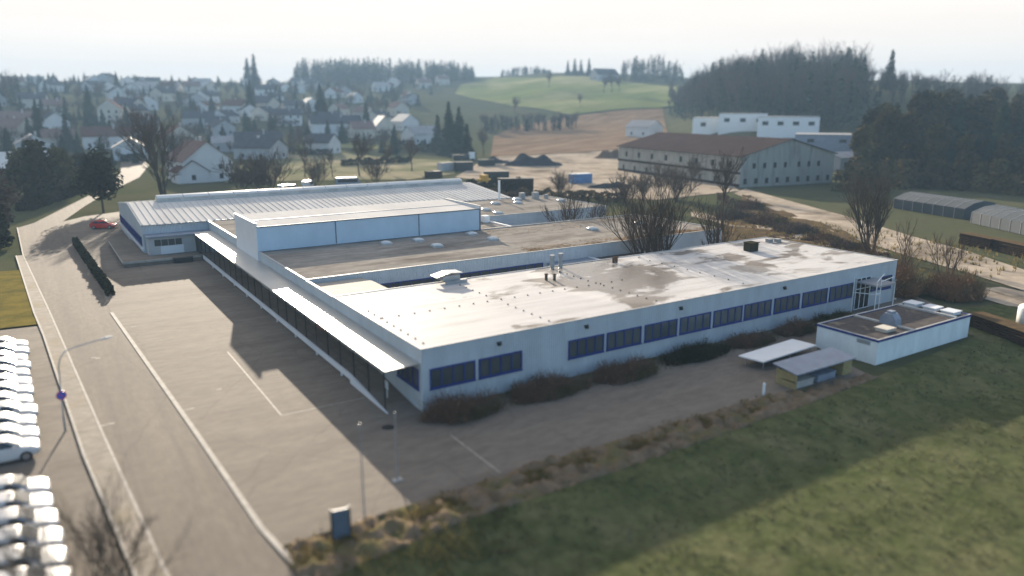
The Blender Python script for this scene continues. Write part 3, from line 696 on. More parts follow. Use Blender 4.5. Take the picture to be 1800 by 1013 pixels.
sh = thing('bin_shelter', 'low yellow-walled shelter with a sloping grey roof beside the annex', 'shelter')
v = MB(); v.slab([(25.0,-11.5,1.32), (32.3,-11.5,1.32), (32.3,-9.3,1.62), (25.0,-9.3,1.62)], .08); part(v, 'roof', grey_sheet, sh)
for x in (25.25, 31.0):
    v = MB(); v.prism([(x,-11.3), (x+.1 if x < 30 else x+1.1,-11.3), (x+.1 if x < 30 else x+1.1,-9.5), (x,-9.5)], 0, 1.22); part(v, 'side_wall', osb, sh)
v = MB(); v.box(25.36, 31.0, -9.6, -9.5, 0, 1.4); part(v, 'back_wall', wood, sh)
for x in (26.2, 28.9):
    v = MB(); v.box(x-.9, x+1.3, -11.2, -10.1, 0, .5); v.box(x-.95,x+1.35,-11.25,-10.05,.5,.58)
    tag(v.build('waste_bin', stone if x < 27 else grey_sheet), 'pale low container under the %s half of the yellow shelter' % ('outer' if x < 27 else 'inner'), 'container', 'containers under the yellow shelter')
sh = thing('bin_canopy', 'low plain white flat roof slab between the shrubs and the yellow-walled shelter', 'canopy')
v = MB(); v.slab([(26.6,-7.2,.78), (34.0,-6.75,.78), (33.6,-4.6,.82), (26.1,-5.1,.82)], .1); part(v, 'roof', white_paint, sh)
for x, y in ((27.0,-6.9), (30.4,-6.8), (33.5,-6.5), (26.7,-5.4), (33.1,-4.95)):
    v = MB(); v.tube((x,y,0), (x,y,.72), .05, n=6); part(v, 'post', galv, sh)

# ------------------------------------------------------------------ street furniture
lp = thing('street_lamp', 'grey street lamp with a long curved arm over the street', 'street lamp', (-21.0,9.8,0))
v = MB(); v.tube((0,0,0), (0,0,.9), .075, .07, 10); v.tube((0,0,.9), (.15,0,4.4), .05, .042, 8); v.path([(.15,0,4.4), (.3,0,4.95), (.62,0,5.35), (1.05,0,5.5), (2.7,0,5.8)], .036, 8); part(v, 'pole', galv, lp)
v = MB(); v.loft([[(2.65,-.08,5.76), (2.65,.08,5.76), (2.65,.08,5.84), (2.65,-.08,5.84)], [(3.0,-.13,5.80), (3.0,.13,5.80), (3.0,.1,5.92), (3.0,-.1,5.92)], [(3.4,-.07,5.88), (3.4,.07,5.88), (3.4,.05,5.93), (3.4,-.05,5.93)]]); part(v, 'lamp_head', galv, lp)
sg = thing('no_stopping_sign', 'round blue and red no-stopping sign strapped to the street lamp', 'road sign', (-20.93,9.70,2.5))
v = MB(); v.loft([[(.3*cos(k*pi/10), yy, .3*sin(k*pi/10)) for k in range(20)] for yy in (-.02, .01)]); part(v, 'disc', sign_blue, sg)
v = MB()
for k in range(20):
    a0, a1 = k*pi/10, (k+1)*pi/10
    v.poly([(.3*cos(a0),-.024,.3*sin(a0)), (.3*cos(a1),-.024,.3*sin(a1)), (.255*cos(a1),-.024,.255*sin(a1)), (.255*cos(a0),-.024,.255*sin(a0))])
v.poly([(-.19,-.026,.16), (-.16,-.026,.19), (.19,-.026,-.16), (.16,-.026,-.19)]); part(v, 'red_ring', sign_red, sg)
for (x, y, h, lab) in ((-8.7,-11.1,5.3,'slim grey flagpole with a stone base beside the sign board'), (-5.5,-8.0,4.05,'slim pale flagpole standing in the shade before the ramp')):
    fp = thing('flagpole', lab, 'flagpole', (x,y,0), 0, 'flagpoles in the yard')
    v = MB(); v.tube((0,0,0), (0,0,h), .045, .03, 8); part(v, 'pole', galv, fp)
    v = MB(); v.tube((0,0,h), (0,0,h+.08), .045, .035, 8, True); part(v, 'cap', galv, fp)
    v = MB(); v.box(-.3,.3,-.2,.2,0,.06); part(v, 'base', stone, fp)
sb = thing('sign_board', 'dark blue-grey upright sign board at the edge of the verge', 'sign board', (-10.25,-12.0,0), -.15)
v = MB(); v.box(-.42,.42,-.05,.05,.1,1.62); part(v, 'panel', mat('sign_panel', (.10,.13,.17), (.08,.10,.13), 2, .4), sb)
for x in (-.44,.44):
    v = MB(); v.box(x-.04,x+.04,-.06,.06,0,1.72); part(v, 'post', dark_metal, sb)
v = MB(); v.tube((22.5,-10.6,0), (22.5,-10.6,.85), .1, .1, 10); v.tube((22.5,-10.6,.85), (22.5,-10.6,.95), .1, .05, 10, True)
tag(v.build('bollard', white_paint), 'short white bollard at the edge of yard and lawn', 'bollard')
# trimmed hedge between street and yard
def hedge(name, lab, p0, p1, w_, h_, m_, cat='hedge', dens=60, leaf=.22, rise=0, group=None, ragged=.15):
    p0, p1 = Vector((*p0, gz(*p0))), Vector((*p1, gz(*p1))); L_ = (p1-p0).length; d = (p1-p0)/L_; nrm = Vector((-d.y, d.x, 0)).normalized()
    mb = MB()
    for i in range(int(L_*dens)):
        s, q, z = R.uniform(0, L_), R.uniform(-.5, .5), R.random()
        hh = h_*(1+ragged*2*noise.noise((s*.5, rise, 2.2)))
        k = R.random()
        if k < .4: z = 1
        elif k < .75: q = .5 if R.random() < .5 else -.5
        c = p0+d*s+nrm*(q*w_*(1-.25*z))+Vector((0,0,z*hh+R.uniform(-.06,.1)))
        a = Vector((R.gauss(0,1), R.gauss(0,1), R.gauss(0,1))).normalized(); b = a.orthogonal().normalized()
        sz = leaf*R.uniform(.6,1.5)
        mb.poly([c-a*sz, c-b*sz*.5, c+a*sz, c+b*sz*.5])
    o = mb.build(name, m_)
    return tag(o, lab, cat, group)
hedge('clipped_hedge', 'long dark clipped hedge between street and yard', (-14.9,48.5), (-16.3,88), .7, 1.0, olive_hedge, dens=110, leaf=.2)

# ------------------------------------------------------------------ vehicles
def car_proto(paint, label, group):
    c = thing('parked_car', label, 'car', group=group)
    st = [(-2.02,.42,.80,.66,.62), (-1.95,.30,.98,.78,.70), (-1.5,.22,1.0,.86,.80), (-.7,.2,.97,.87,.82), (.4,.2,.95,.87,.82), (1.1,.22,.92,.86,.78), (1.65,.26,.84,.82,.70), (1.98,.34,.70,.72,.58), (2.06,.42,.58,.62,.50)]
    b = MB()
    rings = []
    for x, zb, zt, hb, ht in st:
        zm = zb+(zt-zb)*.6
        rings.append([(x,-hb*.93,zb), (x,hb*.93,zb), (x,hb,zb+.12), (x,hb,zm), (x,ht,zt), (x,ht*.4,zt+.02), (x,-ht*.4,zt+.02), (x,-ht,zt), (x,-hb,zm), (x,-hb,zb+.12)])
    b.loft(rings)
    cab = [(-1.9,.93,.68,1.0,.66), (-1.45,.98,.74,1.38,.56), (-.9,.95,.77,1.46,.58), (-.1,.94,.78,1.48,.60), (.35,.93,.78,1.42,.58), (1.15,.92,.72,.95,.66)]
    b.loft([[(x,-wb,zb), (x,wb,zb), (x,wt,zt-.04), (x,wt*.6,zt), (x,-wt*.6,zt), (x,-wt,zt-.04)] for x, zb, wb, zt, wt in cab])
    bo = part(b, 'body', paint, c, smooth=True); bv = bo.modifiers.new('edge', 'BEVEL'); bv.width = .045; bv.segments = 2; bv.angle_limit = radians(22); bo.modifiers.new('shade', 'WEIGHTED_NORMAL')
    e = .012
    v = MB(); v.poly([(.43,-.54,1.385), (1.1,-.64,.99), (1.1,.64,.99), (.43,.54,1.385)]); 
    v.v = [(p[0]+.02, p[1], p[2]+.02) for p in v.v]; part(v, 'windscreen', dark_glass, c)
    v = MB(); v.poly([(-1.52,.52,1.34), (-1.88,.62,1.04), (-1.88,-.62,1.04), (-1.52,-.52,1.34)]); v.v = [(p[0]-.02, p[1], p[2]+.01) for p in v.v]; part(v, 'rear_window', dark_glass, c)
    for s in (-1, 1):
        for xa, xb, ta, tb in ((-1.5,-.55,-1.25,-.55), (-.47,.92,-.47,.3)):
            v = MB(); q = [(xa,s*(.765+e),1.0), (xb,s*(.755+e),1.0), (tb,s*(.60+e),1.38), (ta,s*(.585+e),1.38)]
            v.poly(q if s < 0 else q[::-1]); part(v, 'side_window', dark_glass, c)
        v = MB(); v.loft([[(1.62,s*.84,.62), (1.62,s*.84,.76), (1.62,s*.62,.80), (1.62,s*.62,.62)], [(2.03,s*.70,.55), (2.03,s*.70,.66), (2.03,s*.46,.68), (2.03,s*.46,.55)]]); part(v, 'headlight', lamp_glass, c)
        v = MB(); v.box(-2.04,-1.94,s*.68-.1,s*.68+.1,.72,.92); part(v, 'tail_light', tail_red, c)
        v = MB(); v.box(.68,.85,s*.93-.08,s*.93+.08,.95,1.08); part(v, 'mirror', paint, c)
        for xw in (-1.3, 1.3):
            v = MB(); v.loft([[(xw+.32*cos(k*pi/8), yy, .32+.32*sin(k*pi/8)) for k in range(16)] for yy in sorted((s*.70, s*.89))]); wh = part(v, 'wheel', rubber, c)
            v = MB(); v.loft([[(xw+.2*cos(k*pi/6), yy, .32+.2*sin(k*pi/6)) for k in range(12)] for yy in sorted((s*.80, s*.9))]); v.build('rim', rim_m, wh)
    v = MB(); v.box(2.03,2.075,-.42,.42,.36,.5); part(v, 'grille', dark_metal, c)
    return c
car = car_proto(car_paint, 'nearest white car of the longer parked row by the pavement', 'white cars in the longer parked row')
yrow = [6.9+i*2.17 for i in range(12)]
ORD = ['nearest', 'second', 'third', 'fourth', 'fifth', 'sixth', 'seventh', 'eighth', 'ninth', 'tenth', 'eleventh', 'twelfth']
for i, y in enumerate(yrow):
    loc = (-22.35-.105*i*.5-2.05+R.uniform(-.12,.12), y+R.uniform(-.08,.08), 0); rz = radians(R.uniform(-1.5,1.5))
    if i == 0: car.location = loc
    elif i < 11: dup(car, loc, rz, '%s white car from the near end of the longer parked row' % ORD[i], 'white cars in the longer parked row')
    else: dup(car, loc, rz, 'farthest white car of the longer row, next to the yellowed grass', 'white cars in the longer parked row')
for i in range(6):
    loc = (-22.0+.11*i-2.05+R.uniform(-.1,.1), .75-2.02*i+R.uniform(-.06,.06), 0)
    lab = 'first white car of the shorter row behind the bare shrub, next to the gap' if i == 0 else '%s white car of the shorter row behind the bare shrub, counted from the gap' % ORD[i]
    dup(car, loc, radians(R.uniform(-2,2)), lab, 'white cars in the shorter row behind the bare shrub')
rc = car_proto(red_paint, 'red car parked beside the hall at the end of the yard', None)
rc.location = (-11.2,103.3,0); rc.rotation_euler = (0,0,radians(-25))

def van(label, loc, rz, L_, W_, H_, paint, nose=.8, name='delivery_van', cat='van'):
    c = thing(name, label, cat, loc, rz)
    b = MB(); zs = .35
    prof2 = [(-L_/2,zs), (L_/2,zs), (L_/2,H_*.42), (L_/2-nose*.6,H_*.52), (L_/2-nose*1.1,H_*.95), (L_/2-nose*1.4,H_), (-L_/2+.1,H_), (-L_/2,H_*.95)]
    b.loft([[(x, s*W_/2, z) for x, z in prof2] for s in (-1, 1)]); part(b, 'body', paint, c)
    v = MB(); v.poly([(L_/2-nose*.6+.02,-W_*.42,H_*.55), (L_/2-nose*.6+.02,W_*.42,H_*.55), (L_/2-nose*1.08+.03,W_*.4,H_*.92), (L_/2-nose*1.08+.03,-W_*.4,H_*.92)]); part(v, 'windscreen', dark_glass, c)
    for s in (-1, 1):
        v = MB(); v.box(-L_/2+.4, L_/2-nose*1.3, s*W_/2-.012, s*W_/2+.012, H_*.55, H_*.86); part(v, 'side_window', dark_glass, c)
        for xw in (-L_*.3, L_*.3):
            v = MB(); v.loft([[(xw+.36*cos(k*pi/6), yy, .36+.36*sin(k*pi/6)) for k in range(12)] for yy in sorted((s*(W_/2-.2), s*(W_/2+.02)))]); part(v, 'wheel', rubber, c)
    return c
x, y = g(613,330); van('dark minibus with light sides parked behind the metal hall', (x,y,0), radians(-12), 6.6, 2.3, 2.7, grey_sheet, name='minibus', cat='minibus')
x, y = g(542,333); van('white van parked left of the minibus behind the hall', (x,y,0), radians(60), 5.0, 2.0, 2.3, car_paint)
x, y = g(508,338); van('white low van parked beneath the bare bush behind the hall', (x,y,0), radians(15), 4.8, 2.0, 1.9, car_paint)
x, y = hit(215,264); van('dark car-sized van on the side street before the red-roofed house', (x,y,gz(x,y)), radians(10), 4.6, 1.9, 1.7, grey_sheet)
x, y = hit(152,347); 
x, y = g(829,283)
tk = thing('lorry', 'lorry with white cab and dark load bed at the edge of the gravel yard', 'lorry', (x,y,gz(x,y)), radians(-20))
v = MB(); v.box(-1,1.1,-1.2,1.2,.8,3.3); part(v, 'cab', white_paint, tk); v = MB(); v.box(1.12,1.16,-1,1,2.0,3.1); part(v, 'windscreen', dark_glass, tk)
v = MB(); v.box(-7.5,-1.1,-1.2,1.2,1.0,2.4); v.box(-7.4,1,-.5,.5,.7,1.0); part(v, 'load_bed', dark_metal, tk)
for xw in (-6.5,-5.2,.3):
    for s in (-1,1):
        v = MB(); v.loft([[(xw+.5*cos(k*pi/6), yy, .5+.5*sin(k*pi/6)) for k in range(12)] for yy in sorted((s*.9, s*1.22))]); part(v, 'wheel', rubber, tk)
x, y = g(850,327)
ex = thing('wheel_loader', 'small yellow loader standing behind the metal hall roof', 'loader', (x,y,0), radians(200))
v = MB(); v.box(-2,1.4,-1,1,.9,1.9); v.box(-1,.6,-.9,.9,1.9,3.0); part(v, 'body', yellow_paint, ex)
v = MB(); v.box(2.2,2.9,-1.3,1.3,.2,1.1); v.tube((1.2,-.6,1.5),(2.4,-.6,.8),.12); v.tube((1.2,.6,1.5),(2.4,.6,.8),.12); part(v, 'bucket', dark_metal, ex)
for xw in (-1.3,1.0):
    for s in (-1,1):
        v = MB(); v.loft([[(xw+.7*cos(k*pi/6), yy, .7+.7*sin(k*pi/6)) for k in range(12)] for yy in sorted((s*.8, s*1.25))]); part(v, 'wheel', rubber, ex)

# containers, stacks and heaps in the gravel yard
def container(label, u, v_, rz, L_, W_, H_, m_, name='storage_container', cat='container', group=None):
    x, y = g(u, v_); o = thing(name, label, cat, (x,y,gz(x,y)), radians(rz), group)
    b = MB(); b.box(-L_/2, L_/2, -W_/2, W_/2, .1, H_); b.box(-L_/2+.1,L_/2-.1,-W_/2+.1,W_/2-.1,-.05,.1)
    for i in range(int(L_/.6)): b.box(-L_/2+.3+i*.6, -L_/2+.5+i*.6, -W_/2-.04, -W_/2-.002, .2, H_-.15)
    part(b, 'body', m_, o)
    b = MB(); b.box(L_/2+.002, L_/2+.04, -W_/2+.1, -.02, .15, H_-.1); b.box(L_/2+.002, L_/2+.04, .02, W_/2-.1, .15, H_-.1); part(b, 'door', m_, o)
    b = MB(); b.box(-L_/2-.05, L_/2+.05, -W_/2-.05, W_/2+.05, H_, H_+.1); part(b, 'roof', white_paint if 'white roof' in label else dark_metal, o)
container('light blue container with a white roof standing on the gravel', 1020, 322, -8, 6.2, 2.5, 2.6, blue_sheet)
container('long dark container at the edge of the gravel, right of the loader', 905, 338, -25, 9, 2.5, 3.4, wood)
container('dark container topmost in view left of the long dark one', 872, 322, -25, 7, 2.5, 3.2, dark_metal)
container('short dark container behind the hall beside the lorry', 815, 300, -15, 6, 2.5, 2.8, dark_metal)
container('grey container among the machines left of the lorry', 785, 300, 10, 6, 2.5, 2.6, grey_render)
container('dark crate stack near the row of trees behind the hall', 762, 312, 5, 5, 2.2, 1.8, wood)
container('dark crate stack behind the dark container, by the gravel heap', 855, 292, -20, 6, 2.4, 2.2, heap_m)
def heap(name, label, u, v_, L_, W_, H_, rz, m_):
    x, y = g(u, v_); mb = MB(); nx, ny = 26, 14
    for j in range(ny+1):
        for i in range(nx+1):
            a, b = i/nx*2-1, j/ny*2-1
            e_ = max(0, 1-(abs(a)**2.2+abs(b)**2.2)); zz = H_*e_**.8*(.75+.6*noise.noise((a*2.3+u, b*1.5, 1.7)))
            mb.v.append((a*L_/2, b*W_/2, zz-.05))
    for j in range(ny):
        for i in range(nx):
            k = j*(nx+1)+i; mb.f.append((k, k+1, k+nx+2, k+nx+1)); mb.mi.append(0)
    o = mb.build(name, m_, smooth=True, loc=(x,y,gz(x,y)), rz=radians(rz)); return tag(o, label, 'heap')
heap('gravel_heap', 'dark grey gravel heap with two humps on the pale yard', 938, 291, 22, 10, 4.6, -30, heap_m)
heap('gravel_heap', 'small dark spoil heap trailing left of the gravel heap', 872, 287, 12, 7, 2.2, -30, heap_m)
heap('earth_heap', 'brown earth heap next to the long brown-roofed hall', 1075, 279, 14, 9, 3.8, -30, brown_heap)
heap('earth_heap', 'dark rubble heap on the gravel near the blue container', 1070, 330, 12, 5, 1.8, -20, heap_m)

# timber stacks, tank, greenhouses on the right
def timber(label, p0, p1, w_, h_):
    a, b = Vector((*p0,0)), Vector((*p1,0)); L_ = (b-a).length; rz = math.atan2(b.y-a.y, b.x-a.x)
    o = thing('timber_stack', label, 'timber stack', ((a.x+b.x)/2,(a.y+b.y)/2,0), rz, 'dark timber stacks')
    mb = MB(); y = -w_/2+.15
    while y < w_/2:
        z = .15
        while z < h_:
            l = L_/2*R.uniform(.94,1.0); mb.tube((-l,y+R.uniform(-.03,.03),z), (l,y,z), .15, .14, 6, True); z += .26
        y += .28
    part(mb, 'log', wood, o)['kind'] = 'stuff'
    mb = MB(); mb.slab([(-L_/2,-w_/2-.1,h_+.2), (L_/2,-w_/2-.1,h_+.2), (L_/2,w_/2+.1,h_+.24), (-L_/2,w_/2+.1,h_+.24)], .05); part(mb, 'cover', scrub_m, o)
timber('dark timber stack beside the annex lawn, below the white tank', (54.4,-9.6), (51.6,-16.5), 1.6, 1.1)
timber('dark timber stack on the far lawn, left one of two', g(1692,428), g(1748,440), 1.8, 1.5)
timber('dark timber stack on the far lawn at the edge of the picture', g(1752,440), g(1815,455), 1.8, 1.5)
tn = thing('storage_tank', 'white upright tank with a rounded top behind the timber stack', 'tank', (58.6,-12.6,0))
v = MB(); v.loft([[(rr*cos(k*pi/10), rr*sin(k*pi/10), z) for k in range(20)] for rr, z in ((1.05,0), (1.05,1.75), (.95,1.98), (.7,2.1), (.2,2.15))]); part(v, 'body', white_paint, tn, smooth=True)
v = MB(); v.tube((0,0,2.14), (0,0,2.3), .2, .2, 10, True); part(v, 'lid', galv, tn)
def greenhouse(label, p0, p1, W_, H_):
    a, b = Vector((*p0,0)), Vector((*p1,0)); L_ = (b-a).length; rz = math.atan2(b.y-a.y, b.x-a.x)
    o = thing('greenhouse', label, 'greenhouse', (a.x,a.y,gz(a.x,a.y)), rz, 'greenhouses at the wood edge')
    pr_ = [(0,0), (0,H_*.6), (W_*.25,H_*.9), (W_*.5,H_), (W_*.75,H_*.9), (W_,H_*.6), (W_,0)]
    mb = MB(); mb.loft([[(x, yy, z) for yy, z in pr_] for x in (0, L_)]); part(mb, 'cover', glasshouse, o)
    for i in range(int(L_/2.5)+1):
        mb = MB(); x = min(i*2.5, L_)
        mb.path([(x,q0[0],q0[1]) for q0 in pr_], .06, 4)
        part(mb, 'hoop', galv, o)
    mb = MB(); mb.box(-.06,-.01,W_*.3,W_*.7,0,H_*.75); part(mb, 'door', grey_sheet, o)
greenhouse('long pale greenhouse at the edge of the dark evergreens', g(1570,366), g(1693,386), 9, 3.3)
greenhouse('greenhouse cut off by the picture edge, nearer the far timber stacks', g(1706,392), g(1850,425), 9, 3.3)

# ------------------------------------------------------------------ houses
def house(label, loc, rz, W_, L_, he, hr, wall_m, roof_m, cat='house', name='house', group=None, nwin=(3,4), rows=1, chim=True, ov=.5, wz=None):
    # local: x across the gable (W), y along the ridge (L), origin at centre
    o = thing(name, label, cat, loc, rz, group)
    b = MB(); w2, l2 = W_/2, L_/2
    b.poly([(-w2,-l2,-2), (w2,-l2,-2), (w2,-l2,he), (0,-l2,hr), (-w2,-l2,he)]); b.poly([(w2,l2,-2), (-w2,l2,-2), (-w2,l2,he), (0,l2,hr), (w2,l2,he)])
    b.poly([(w2,-l2,-2), (w2,l2,-2), (w2,l2,he), (w2,-l2,he)]); b.poly([(-w2,l2,-2), (-w2,-l2,-2), (-w2,-l2,he), (-w2,l2,he)])
    part(b, 'wall', wall_m, o)
    b = MB(); sl = (hr-he)/w2; q = w2+ov
    b.slab([(-q,-l2-ov,he-sl*ov+.12), (0,-l2-ov,hr+.12), (0,l2+ov,hr+.12), (-q,l2+ov,he-sl*ov+.12)][::-1], .12)
    b.slab([(0,-l2-ov,hr+.12), (q,-l2-ov,he-sl*ov+.12), (q,l2+ov,he-sl*ov+.12), (0,l2+ov,hr+.12)][::-1], .12)
    ro = part(b, 'roof', roof_m, o)
    if chim:
        b = MB(); b.box(w2*.2, w2*.2+.7, l2*.2, l2*.2+.7, hr-1.2, hr+.9); b.box(w2*.2-.06, w2*.2+.76, l2*.2-.06, l2*.2+.76, hr+.9, hr+1.02); part(b, 'chimney', grey_render, ro)
    def win(ax, pos, c, z, ww=1.1, wh=1.3):
        b = MB(); s = 1 if pos > 0 else -1
        if ax == 'y': b.box(c-ww/2, c+ww/2, min(pos,pos+s*.04), max(pos,pos+s*.04), z, z+wh); b.box(c-ww/2-.1, c+ww/2+.1, min(pos,pos+s*.1), max(pos,pos+s*.1), z-.1, z-.01)
        else: b.box(min(pos,pos+s*.04), max(pos,pos+s*.04), c-ww/2, c+ww/2, z, z+wh); b.box(min(pos,pos+s*.1), max(pos,pos+s*.1), c-ww/2-.1, c+ww/2+.1, z-.1, z-.01)
        part(b, 'window', dark_glass, o)
    for rw in range(rows):
        z = .9+rw*2.7
        for i in range(nwin[0]):
            c = -w2+W_*(i+.5)/nwin[0]
            win('y', -l2, c, z)
        for i in range(nwin[1]):
            c = -l2+L_*(i+.5)/nwin[1]
            win('x', -w2, c, z)
            if nwin[1] < 5: win('x', w2, c, z)
    return o
def at(u, v_):
    x, y = hit(u, v_); return (x, y, gz(x, y))
# gable-front direction: house local -y looks toward the camera when rz ~ -YAW
RZ = -YAW
house('white gabled house with pinkish roof at the bend of the street', at(352,316), RZ+radians(38), 13.5, 19, 6.0, 11.2, white_render, pink_roof, nwin=(2,4), rows=2)
house('small white annex with red-brown verge in front of the gabled house', (at(334,320)[0], at(334,320)[1]-1.5, 0), RZ+radians(38), 8.5, 7, 3.2, 6.2, white_render, brick_roof, nwin=(1,1), chim=False)
house('white house with a wide red-brown roof left of the big bare tree', at(193,260), RZ-radians(62), 12, 20, 5.2, 9.0, white_render, brick_roof, rows=1)
house('white bungalow with a dark hipped-looking roof behind the parking', at(456,267), RZ-radians(70), 12, 19, 4.6, 8.4, white_render, slate_roof, nwin=(3,5))
house('grey-roofed side wing left of the white bungalow', at(405,265), RZ-radians(70), 10, 14, 3.6, 6.2, grey_render, pale_roof, nwin=(2,3), chim=False)
house('long white two-storey house with dark roof and many windows', at(590,237), RZ-radians(68), 14, 27, 6.2, 10.4, white_render, slate_roof, nwin=(3,7), rows=2)
house('white house with grey roof up the slope above the bungalow', at(503,219), RZ-radians(66), 12, 17, 5.4, 9, white_render, slate_roof, rows=2)
house('tall pinkish white house between two dark spruces', at(197,219), RZ+radians(20), 11, 13, 9.0, 13.5, cream, pink_roof, rows=3)
house('dark house with a sunlit metal roof at the left picture edge', at(18,318), RZ-radians(62), 14, 20, 4.2, 8.0, wood, metal_roof, nwin=(2,3), chim=False)
house('cream house with red roof half hidden by the big bare tree', at(315,262), RZ+radians(30), 13, 18, 5.4, 10, cream, brick_roof, rows=2)
house('blue-grey house low on the slope beside the dark spruces', at(742,252), RZ-radians(50), 12, 17, 4.8, 8.6, white_render, pale_roof)
house('white house with bright pale roof left of the dark spruces', at(712,228), RZ+radians(35), 11, 15, 5, 9, white_render, pale_roof)
house('pale house with steep light roof above the row of young trees', at(672,236), RZ+radians(25), 11, 14, 4.5, 10, cream, pale_roof)
house('white house with grey roof at the left picture edge below the spruce', at(95,232), RZ+radians(40), 12, 16, 5, 9.4, white_render, slate_roof)
house('cream house with a low roof at the left picture edge', at(35,224), RZ-radians(60), 11, 17, 4.8, 8, cream, pink_roof)
house('small white gabled barn at the foot of the ploughed field', at(1132,240), RZ+radians(40), 11, 16, 5.0, 8.2, white_render, pale_roof, cat='barn', name='barn', nwin=(1,2), chim=False)
house('farmhouse on the ridge among trees above the green field', at(1062,141), RZ-radians(60), 14, 26, 5.4, 11, grey_render, slate_roof, cat='farmhouse', name='farmhouse')
house('small shed with a bright roof beside the dark evergreens', at(1473,296), RZ-radians(55), 8, 11, 3.6, 5.0, grey_render, pale_roof, cat='shed', name='shed', nwin=(1,2), chim=False)
# long brown-roofed hall
th = -.15; bx, by = 136.6, 90.2; BW, BL = 33, 60
cx = bx+cos(th)*BW/2-sin(th)*BL/2; cy = by+sin(th)*BW/2+cos(th)*BL/2
bh = house('long pale two-storey hall with a wide brown gable roof', (cx,cy,0), th, BW, BL, 8.1, 12.3, pale_wood, brown_roof, cat='hall', name='hall_building', nwin=(9,9), rows=1, chim=False, ov=.7)
b = MB(); b.box(-BW/2-.25, -BW/2-.01, -BL/2, BL/2, 3.4, 4.0); b.box(-BW/2-.06,-BW/2-.01,-BL/2,BL/2,0,.8); part(b, 'wall_band', wood, bh)
for i in range(7):
    b = MB(); c = -12+i*3.6+(1.2 if i > 3 else 0); b.box(c-.5, c+.5, -BL/2-.05, -BL/2-.003, 4.8, 6.2); part(b, 'window', dark_glass, bh)
for i in range(8):
    b = MB(); c = -BL/2+4+i*7.3; b.box(-BW/2-.05, -BW/2-.003, c-.6, c+.6, 5.0, 6.6); part(b, 'window', dark_glass, bh)
def flatblock(label, u0, u1, vb, vt, depth, m_, name='warehouse', wins=4, rm=None):
    a = hit(u0, vb); d = sqrt((a[0]-CAM.x)**2+(a[1]-CAM.y)**2); c = pol(u1, d)
    a, c = Vector((*a,0)), Vector((*c,0)); L_ = (c-a).length; rz = math.atan2(c.y-a.y, c.x-a.x); z = gz(a.x,a.y); h = (vb-vt)/F*d
    o = thing(name, label, 'warehouse', (a.x,a.y,z), rz)
    b = MB(); b.box(0, L_, 0, depth, -1, h); part(b, 'wall', m_, o)
    b = MB(); b.box(-.15, L_+.15, -.15, depth+.15, h+.002, h+.25); part(b, 'roof', rm or pale_roof, o)
    for i in range(wins):
        x = L_*(i+.5)/wins; b = MB(); b.box(x-1.2, x+1.2, -.06, -.004, h*.62, h*.8); part(b, 'window', dark_glass, o)
flatblock('long white flat-roofed warehouse behind the brown-roofed hall', 1216, 1400, 246, 211, 26, white_paint, wins=5)
flatblock('taller white warehouse block rising behind the long white one', 1262, 1338, 238, 204, 20, white_paint, wins=3)
flatblock('white warehouse with four high windows right of the long one', 1330, 1428, 244, 210, 24, white_paint, wins=4)
flatblock('low blue-grey shed building right of the brown-roofed hall', 1395, 1500, 272, 241, 18, grey_sheet, wins=2)

# scattered village houses on the hillside
protos = []
specs = [('white house with slate roof', white_render, slate_roof, 10.5, 13, 5.2, 9.2), ('white house with red-brown roof', white_render, brick_roof, 11, 14, 4.6, 8.6), ('cream house with faded tile roof', cream, pink_roof, 10, 12.5, 5.4, 9.6),
         ('grey house with dark roof', grey_render, slate_roof, 11, 15, 4.8, 8.4), ('white house with pale roof', white_render, pale_roof, 10.5, 14, 5.0, 8.8), ('cream house with slate roof', cream, slate_roof, 11.5, 13.5, 5.6, 9.8)]
placed = []
def free(x, y, r):
    for a, b, q in placed:
        if (a-x)**2+(b-y)**2 < (r+q)**2*.8: return False
    return True
for o in list(COL.objects):
    if o.parent is None and o.get('category') in ('house', 'barn', 'farmhouse', 'hall', 'warehouse', 'shed'): placed.append((o.location.x, o.location.y, 12))
used = {}
for k in range(1600):
    d = 300+(R.random()**.9)*570; c = R.uniform(-60, 800)
    if c > 640 and d < 330: continue
    if c > 720+max(0,(d-450))*.16: continue
    if 330 < c < 720 and d < 315: continue
    x, y = pol(c, d)
    if not free(x, y, 9.6): continue
    if len([1 for q in placed if q[2] == 9.6]) >= 80: break
    i = R.randrange(6); nm, wm, rm, W_, L_, he, hr = specs[i]
    zone = 'lower' if d < 430 else ('middle' if d < 600 else 'upper')
    lab = '%s on the %s slope of the village' % (nm, zone)
    rz = RZ+radians(R.choice((-65, -58, 28, 35, -20, 70))+R.uniform(-8,8))
    loc = (x, y, gz(x, y))
    if i not in used: used[i] = house(lab, loc, rz, W_, L_, he, hr, wm, rm, nwin=(2,2), rows=1, group='village houses on the hillside')
    else:
        s = R.uniform(.88,1.15); dup(used[i], loc, rz, lab, 'village houses on the hillside', (s, s, s*R.uniform(.8,.98)))
    placed.append((x, y, 9.6))

